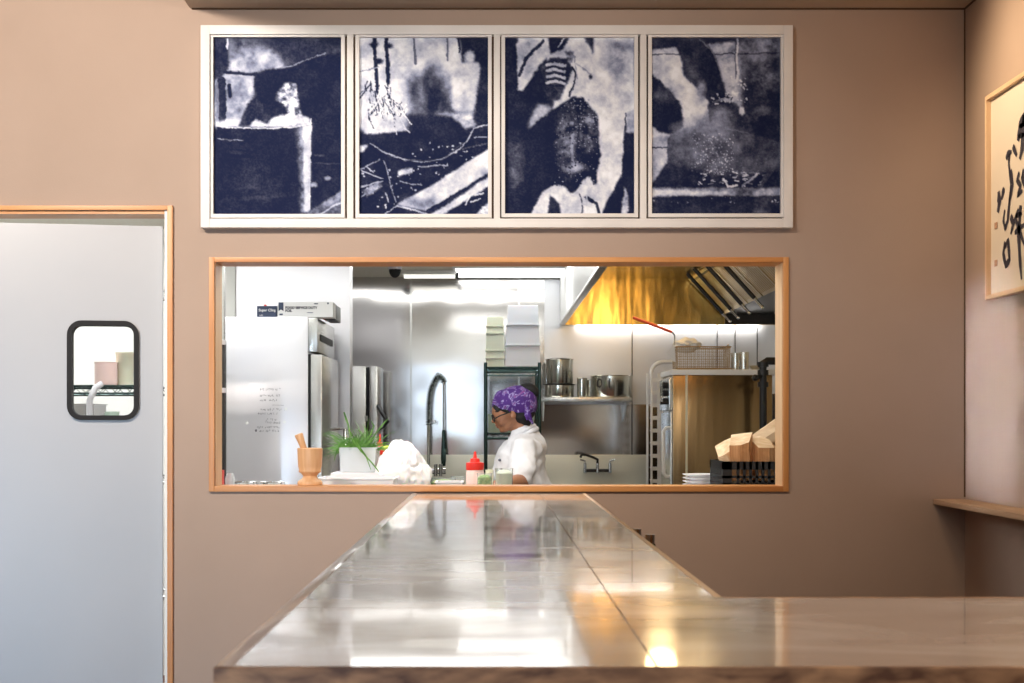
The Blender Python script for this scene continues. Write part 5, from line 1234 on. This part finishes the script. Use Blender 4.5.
# ------------------------------------------------------------------ behind the swing door: wire rack with containers
t = thing('wire_rack', (-1.62, 6.3, 0), 'chrome wire rack seen through the window of the swing door', 'rack')
rx0, rx1, ry0, ry1 = -1.95, -1.42, 6.1, 6.5
for xx in (rx0, rx1):
    for yy in (ry0, ry1): MB().cyl((xx, yy, 0.002), (xx, yy, 1.95), 0.0125, seg=12).build('post', M['chrome'], t)
zsh = PZ(386, 6.1)
for zz in (zsh, 1.1, 0.6, 1.9): wire_shelf(rx0, rx1, ry0, ry1, zz, t, 'green_epoxy' if zz == zsh else 'chrome', 14)
b = MB()
prof = [(0, 0), (0.045, 0)]
for i in range(6): prof += [(0.048, 0.012+i*0.013), (0.0455, 0.019+i*0.013)]
prof += [(0.049, 0.096), (0, 0.096)]
tag(b.lathe(prof, (PX(106, 6.25), 6.25, zsh+0.008), 28).build('ribbed_tub', M['redsauce']), 'ribbed pinkish tub on the wire rack behind the swing door', 'tub')
tag(MB().lathe([(0, 0), (0.035, 0), (0.038, 0.13), (0.04, 0.132), (0.04, 0.14), (0, 0.14)], (PX(125, 6.3), 6.3, zsh+0.008), 28).build('tall_tub', M['plastic_y']), 'tall cream tub on the wire rack behind the swing door', 'tub')
tag(bin_mesh(PX(76, 6.3), PX(100, 6.3), 6.2, 6.4, 1.108, PZ(404, 6.3), 0.9, m='steel_plain', name='steel_insert'), 'steel insert pan on the lower shelf behind the swing door', 'pan')
tag(MB().lathe([(0, 0), (0.04, 0), (0.05, 0.15), (0.03, 0.22), (0.03, 0.27), (0, 0.27)], (PX(112, 6.25), 6.25, 1.108), 24).build('jug', M['plastic_g']), 'pale green jug on the lower shelf behind the swing door', 'jug')
tag(MB().tube([(PX(92, 6.12), 6.07, 1.2), (PX(93, 6.12), 6.07, PZ(400, 6.12)), (PX(98, 6.12), 6.08, PZ(388, 6.12)), (PX(103, 6.12), 6.1, PZ(384, 6.12)-0.0)], 0.013, 10).build('apron_strap', M['jacket']), 'white cloth strap hanging from the wire rack behind the swing door', 'cloth')

# ------------------------------------------------------------------ the cook
D = 7.0
def Q(px, py, off=0.0): return P(px, py, D)+Vector((0, off, 0))
HX = PX(531, D)
cook = thing('person', (HX, D, 0), 'cook in a white jacket, purple head scarf and glasses, standing in profile and working', 'person')
b = MB()
tilt = R(-24)
# skull, jaw, nose, ear, neck
b.ball(Q(514.5, 407.5), 0.092, 0.074, 0.098, (0, tilt, 0), 24)
b.ball(Q(503.5, 415), 0.052, 0.056, 0.072, (0, tilt, 0), 20)
b.cap(Q(508, 421), Q(504.8, 427.0), 0.046, 0.026)
b.cap(Q(515, 419, -0.035), Q(506.5, 427, -0.016), 0.024, 0.020); b.cap(Q(515, 419, 0.035), Q(506.5, 427, 0.016), 0.024, 0.020)
b.cap(Q(495.8, 411.5), Q(494.6, 414), 0.012, 0.010)                   # brow
b.chain([Q(495.6, 415.5), Q(494.0, 419.0), Q(493.2, 421.4)], [0.007, 0.009, 0.010])   # nose
b.ball(Q(494.4, 422.0, -0.009), 0.008, 0.006, 0.006); b.ball(Q(494.4, 422.0, 0.009), 0.008, 0.006, 0.006)
b.ball(Q(497.6, 424.6), 0.011, 0.020, 0.008, (0, tilt, 0)); b.ball(Q(499.2, 426.6), 0.012, 0.018, 0.008, (0, tilt, 0))
b.ball(Q(502.6, 430.0), 0.016, 0.018, 0.012, (0, tilt, 0))            # chin
b.ball(Q(502, 420, -0.033), 0.026, 0.02, 0.028); b.ball(Q(502, 420, 0.033), 0.026, 0.02, 0.028)   # cheeks
b.ball(Q(512.5, 415.5, -0.076), 0.011, 0.008, 0.020, (0, R(-20), 0)); b.ball(Q(511.6, 416.5, -0.080), 0.006, 0.008, 0.012)
b.ball(Q(513.5, 415.5, 0.076), 0.014, 0.008, 0.024, (0, R(-20), 0))
b.cap(Q(518, 420), Q(524, 436), 0.052, 0.047)
# trunk
b.ball(Q(524, 450), 0.08, 0.140, 0.06); b.ball(Q(522, 463), 0.098, 0.140, 0.12); b.ball(Q(526, 485), 0.095, 0.130, 0.13)
b.ball((HX, D, 0.93), 0.12, 0.155, 0.12)
def arm(s, sh_, el, wr2, hd):
    b.chain([sh_, sh_.lerp(el, 0.5), el], [0.042, 0.042, 0.036]); b.chain([el, el.lerp(wr2, 0.4), wr2], [0.038, 0.036, 0.025])
    dirn = (hd-wr2).normalized(); side = Vector((0, 1, 0)); side = (side-dirn*side.dot(dirn)).normalized(); upv = dirn.cross(side)
    if upv.z < 0: upv = -upv
    pc_ = wr2+dirn*0.045
    for k_ in (-1.5, -0.5, 0.5, 1.5): b.cap(wr2+side*k_*0.010, wr2+dirn*0.085+side*k_*0.019, 0.014, 0.0115, 10)
    for k_, L_ in zip((-1.5, -0.5, 0.5, 1.5), (0.072, 0.082, 0.078, 0.060)):
        p0 = wr2+dirn*0.085+side*k_*0.0195; p1 = p0+dirn*L_*0.45-upv*0.006; p2 = p1+(dirn*0.7-upv*0.7).normalized()*L_*0.32; p3 = p2+(dirn*0.2-upv*0.98).normalized()*L_*0.25
        b.chain([p0, p1, p2, p3], [0.0095, 0.0090, 0.0082, 0.0072], 10)
    th0 = wr2+dirn*0.025-side*s*0.020; th1 = th0+(dirn*0.6-side*s*0.7-upv*0.3).normalized()*0.035; th2 = th1+(dirn*0.95-upv*0.3).normalized()*0.032
    b.chain([th0, th1, th2], [0.014, 0.0105, 0.0088], 10)
nsh = Q(524, 449, -0.165); nel = Q(521.5, 479.5, -0.235); nwr = Q(503.5, 480.5, -0.43); nhd = Q(495.5, 481.5, -0.50)
fsh = Q(523, 449, 0.165); fel = Q(514, 476, 0.12); fwr = Q(500, 481, -0.13); fhd = Q(493, 482, -0.24)
arm(-1, nsh, nel, nwr, nhd); arm(1, fsh, fel, fwr, fhd)
for s in (-1, 1):
    hip = Vector((HX, D+s*0.085, 0.88)); kn = Vector((HX-0.01, D+s*0.10, 0.48)); an = Vector((HX+0.02, D+s*0.11, 0.09))
    b.chain([hip, hip.lerp(kn, .5), kn], [0.088, 0.074, 0.056]); b.chain([kn, kn.lerp(an, .35), an], [0.056, 0.056, 0.034]); b.cap(an+Vector((0.02, 0, -0.045)), an+Vector((-0.13, 0, -0.055)), 0.032, 0.026)
def remesh(o, vox, sm=4):
    m = o.modifiers.new('skin', 'REMESH'); m.mode = 'VOXEL'; m.voxel_size = vox; m.use_smooth_shade = True
    if sm: s = o.modifiers.new('soft', 'SMOOTH'); s.iterations = sm; s.factor = 0.5
    return o
remesh(b.build('body', M['skin'], cook), 0.0048, 4)
# jacket: trunk, near and far sleeve, collar
b = MB()
b.cap(Q(523.5, 434.5), Q(526, 446), 0.062, 0.095)
b.ball(Q(525.0, 449.5), 0.100, 0.180, 0.080); b.ball(Q(521.0, 461), 0.116, 0.160, 0.12); b.ball(Q(522, 474), 0.116, 0.155, 0.13); b.ball(Q(526, 488), 0.116, 0.16, 0.14)
b.ball(Q(511, 468), 0.088, 0.12, 0.12, (0, R(14), 0)); b.ball(Q(533, 466), 0.058, 0.13, 0.14)
b.cap((HX-0.0, D, 0.98), (HX, D, 0.80), 0.12, 0.135)
b.chain([nsh+Vector((-0.005, 0.005, 0)), nsh.lerp(nel, .55), nel+Vector((-0.006, 0, 0.022))], [0.062, 0.064, 0.060])
b.chain([fsh+Vector((0, -0.005, 0)), fsh.lerp(fel, .5), fel+Vector((0, 0, 0.02))], [0.062, 0.062, 0.058])
j = remesh(b.build('jacket', M['jacket'], cook), 0.009, 7)
dp = bpy.data.textures.new('folds', 'CLOUDS'); dp.noise_scale = 0.075
md = j.modifiers.new('folds', 'DISPLACE'); md.texture = dp; md.strength = 0.032; md.mid_level = 0.5; md.texture_coords = 'LOCAL'
# collar band
cpts = []
cn = Q(522.8, 433.0); ax_ = (Q(518, 420)-Q(527, 437)).normalized(); s1 = Vector((0, 1, 0)); s2 = ax_.cross(s1)
MB().tube([cn+(s1*math.cos(2*PI*i/20)*0.064+s2*math.sin(2*PI*i/20)*0.066)-ax_*0.012 for i in range(20)], 0.013, 8, closed=True).tube([cn+(s1*math.cos(2*PI*i/20)*0.064+s2*math.sin(2*PI*i/20)*0.066)+ax_*0.006 for i in range(20)], 0.009, 8, closed=True).build('collar', M['jacket'], cook)
for k_, (px, py) in enumerate(((499.5, 459.5), (500.5, 469))):
    p = Q(px, py, -0.10); MB().ball(p, 0.007, 0.005, 0.007, seg=10).build('button', M['inkpale'], cook)
p = nel+Vector((-0.062, -0.045, 0.0)); 
# apron ties / trousers / shoes
b = MB()
for s in (-1, 1):
    hip = Vector((HX, D+s*0.085, 0.88)); kn = Vector((HX-0.01, D+s*0.10, 0.48)); an = Vector((HX+0.02, D+s*0.11, 0.10))
    b.chain([hip, hip.lerp(kn, .5), kn], [0.105, 0.092, 0.076]); b.chain([kn, an], [0.076, 0.062])
b.ball((HX, D, 0.90), 0.135, 0.17, 0.10)
remesh(b.build('trousers', M['trousers'], cook), 0.012, 4)
for s in (-1, 1):
    an = Vector((HX+0.02, D+s*0.11, 0.09)); b = MB().cap(an+Vector((0.025, 0, -0.045)), an+Vector((-0.14, 0, -0.052)), 0.044, 0.036).box(an.x-0.18, an.x+0.07, an.y-0.045, an.y+0.045, 0.002, 0.02, 0.008)
    remesh(b.build('shoe', M['black'], cook), 0.008, 3)
# hair below the scarf, bun, scarf
b = MB(); b.ball(Q(517.5, 408), 0.090, 0.0765, 0.084, (0, tilt, 0), 24); b.cap(Q(498.0, 407.5, -0.035), Q(507, 411, -0.066), 0.011, 0.010); b.cap(Q(498.0, 407.5, 0.035), Q(507, 411, 0.066), 0.011, 0.010)
b.cap(Q(521, 415, -0.03), Q(524.5, 421, -0.02), 0.045, 0.034); b.cap(Q(495.8, 407), Q(495.6, 409.5), 0.016, 0.010); b.cap(Q(495.8, 407, -0.02), Q(498, 411, -0.045), 0.015, 0.009)
b.ball(Q(528.5, 389.5), 0.046, 0.044, 0.031, (0, R(12), 0)); b.ball(Q(534, 392.5), 0.026, 0.034, 0.026)
remesh(b.build('hair', M['hair'], cook), 0.005, 3)
b = MB(); b.ball(Q(515.5, 402.3), 0.103, 0.088, 0.079, (0, R(-14), 0), 28); b.ball(Q(519, 404.5), 0.088, 0.084, 0.082, (0, R(-20), 0), 28); b.cap(Q(500, 404), Q(524, 412), 0.040, 0.046)
b.ball(Q(529, 404), 0.034, 0.05, 0.058, (0, R(-15), 0)); b.cap(Q(499, 402.5), Q(503, 399), 0.030, 0.045)
remesh(b.build('head_scarf', M['scarf'], cook), 0.006, 4)
MB().tube([Q(527, 408, -0.075), Q(528, 414, -0.082), Q(530, 419, -0.078), Q(532.5, 424, -0.07)], 0, 8, rs=[0.014, 0.011, 0.009, 0.004]).tube([Q(526, 409, -0.07), Q(526, 415, -0.082), Q(527, 420, -0.08)], 0, 8, rs=[0.012, 0.010, 0.005]).build('scarf_tail', M['scarf'], cook)
# glasses
gl = MB()
for s in (-1, 1):
    cc = Q(495.3, 417.6, s*0.031); n_ = Vector((-1, s*0.18, -0.35)).normalized(); u1 = Vector((0, 1, 0)); u1 = (u1-n_*u1.dot(n_)).normalized(); u2 = n_.cross(u1)
    cc = cc+n_*0.010
    gl.tube([cc+u1*0.024*math.cos(2*PI*i/16)+u2*0.016*math.sin(2*PI*i/16) for i in range(16)], 0.0028, 6, closed=True)
    gl.tube([cc+u1*s*0.024+u2*0.004, Q(500.5, 415.5, s*0.072), Q(511, 411.8, s*0.083)], 0.0030, 6)
gl.tube([Q(494.3, 416.6, -0.009), Q(493.6, 416.4, 0), Q(494.3, 416.6, 0.009)], 0.0025, 6)
gl.build('glasses', M['black'], cook)
b = MB()
for s in (-1, 1): b.ball(Q(496.6, 417.4, s*0.030), 0.006, 0.012, 0.0045, (0, R(-30), 0), 12)
b.build('eyes', M['hair'], cook)
MB().ball(Q(497.0, 424.8), 0.0105, 0.017, 0.0042, (0, R(-40), 0), 14).ball(Q(498.3, 426.4), 0.0105, 0.015, 0.0045, (0, R(-40), 0), 14).build('lips', M['lips'], cook)
b = MB()
for s in (-1, 1): b.tube([Q(494.6, 412.9, s*0.014), Q(494.6, 411.9, s*0.030), Q(496.4, 411.8, s*0.045)], 0.0030, 6)
b.build('eyebrows', M['hair'], cook)
MB().ball(Q(497.8, 459, -0.155), 0.004, 0.003, 0.004, seg=8).bm.free()
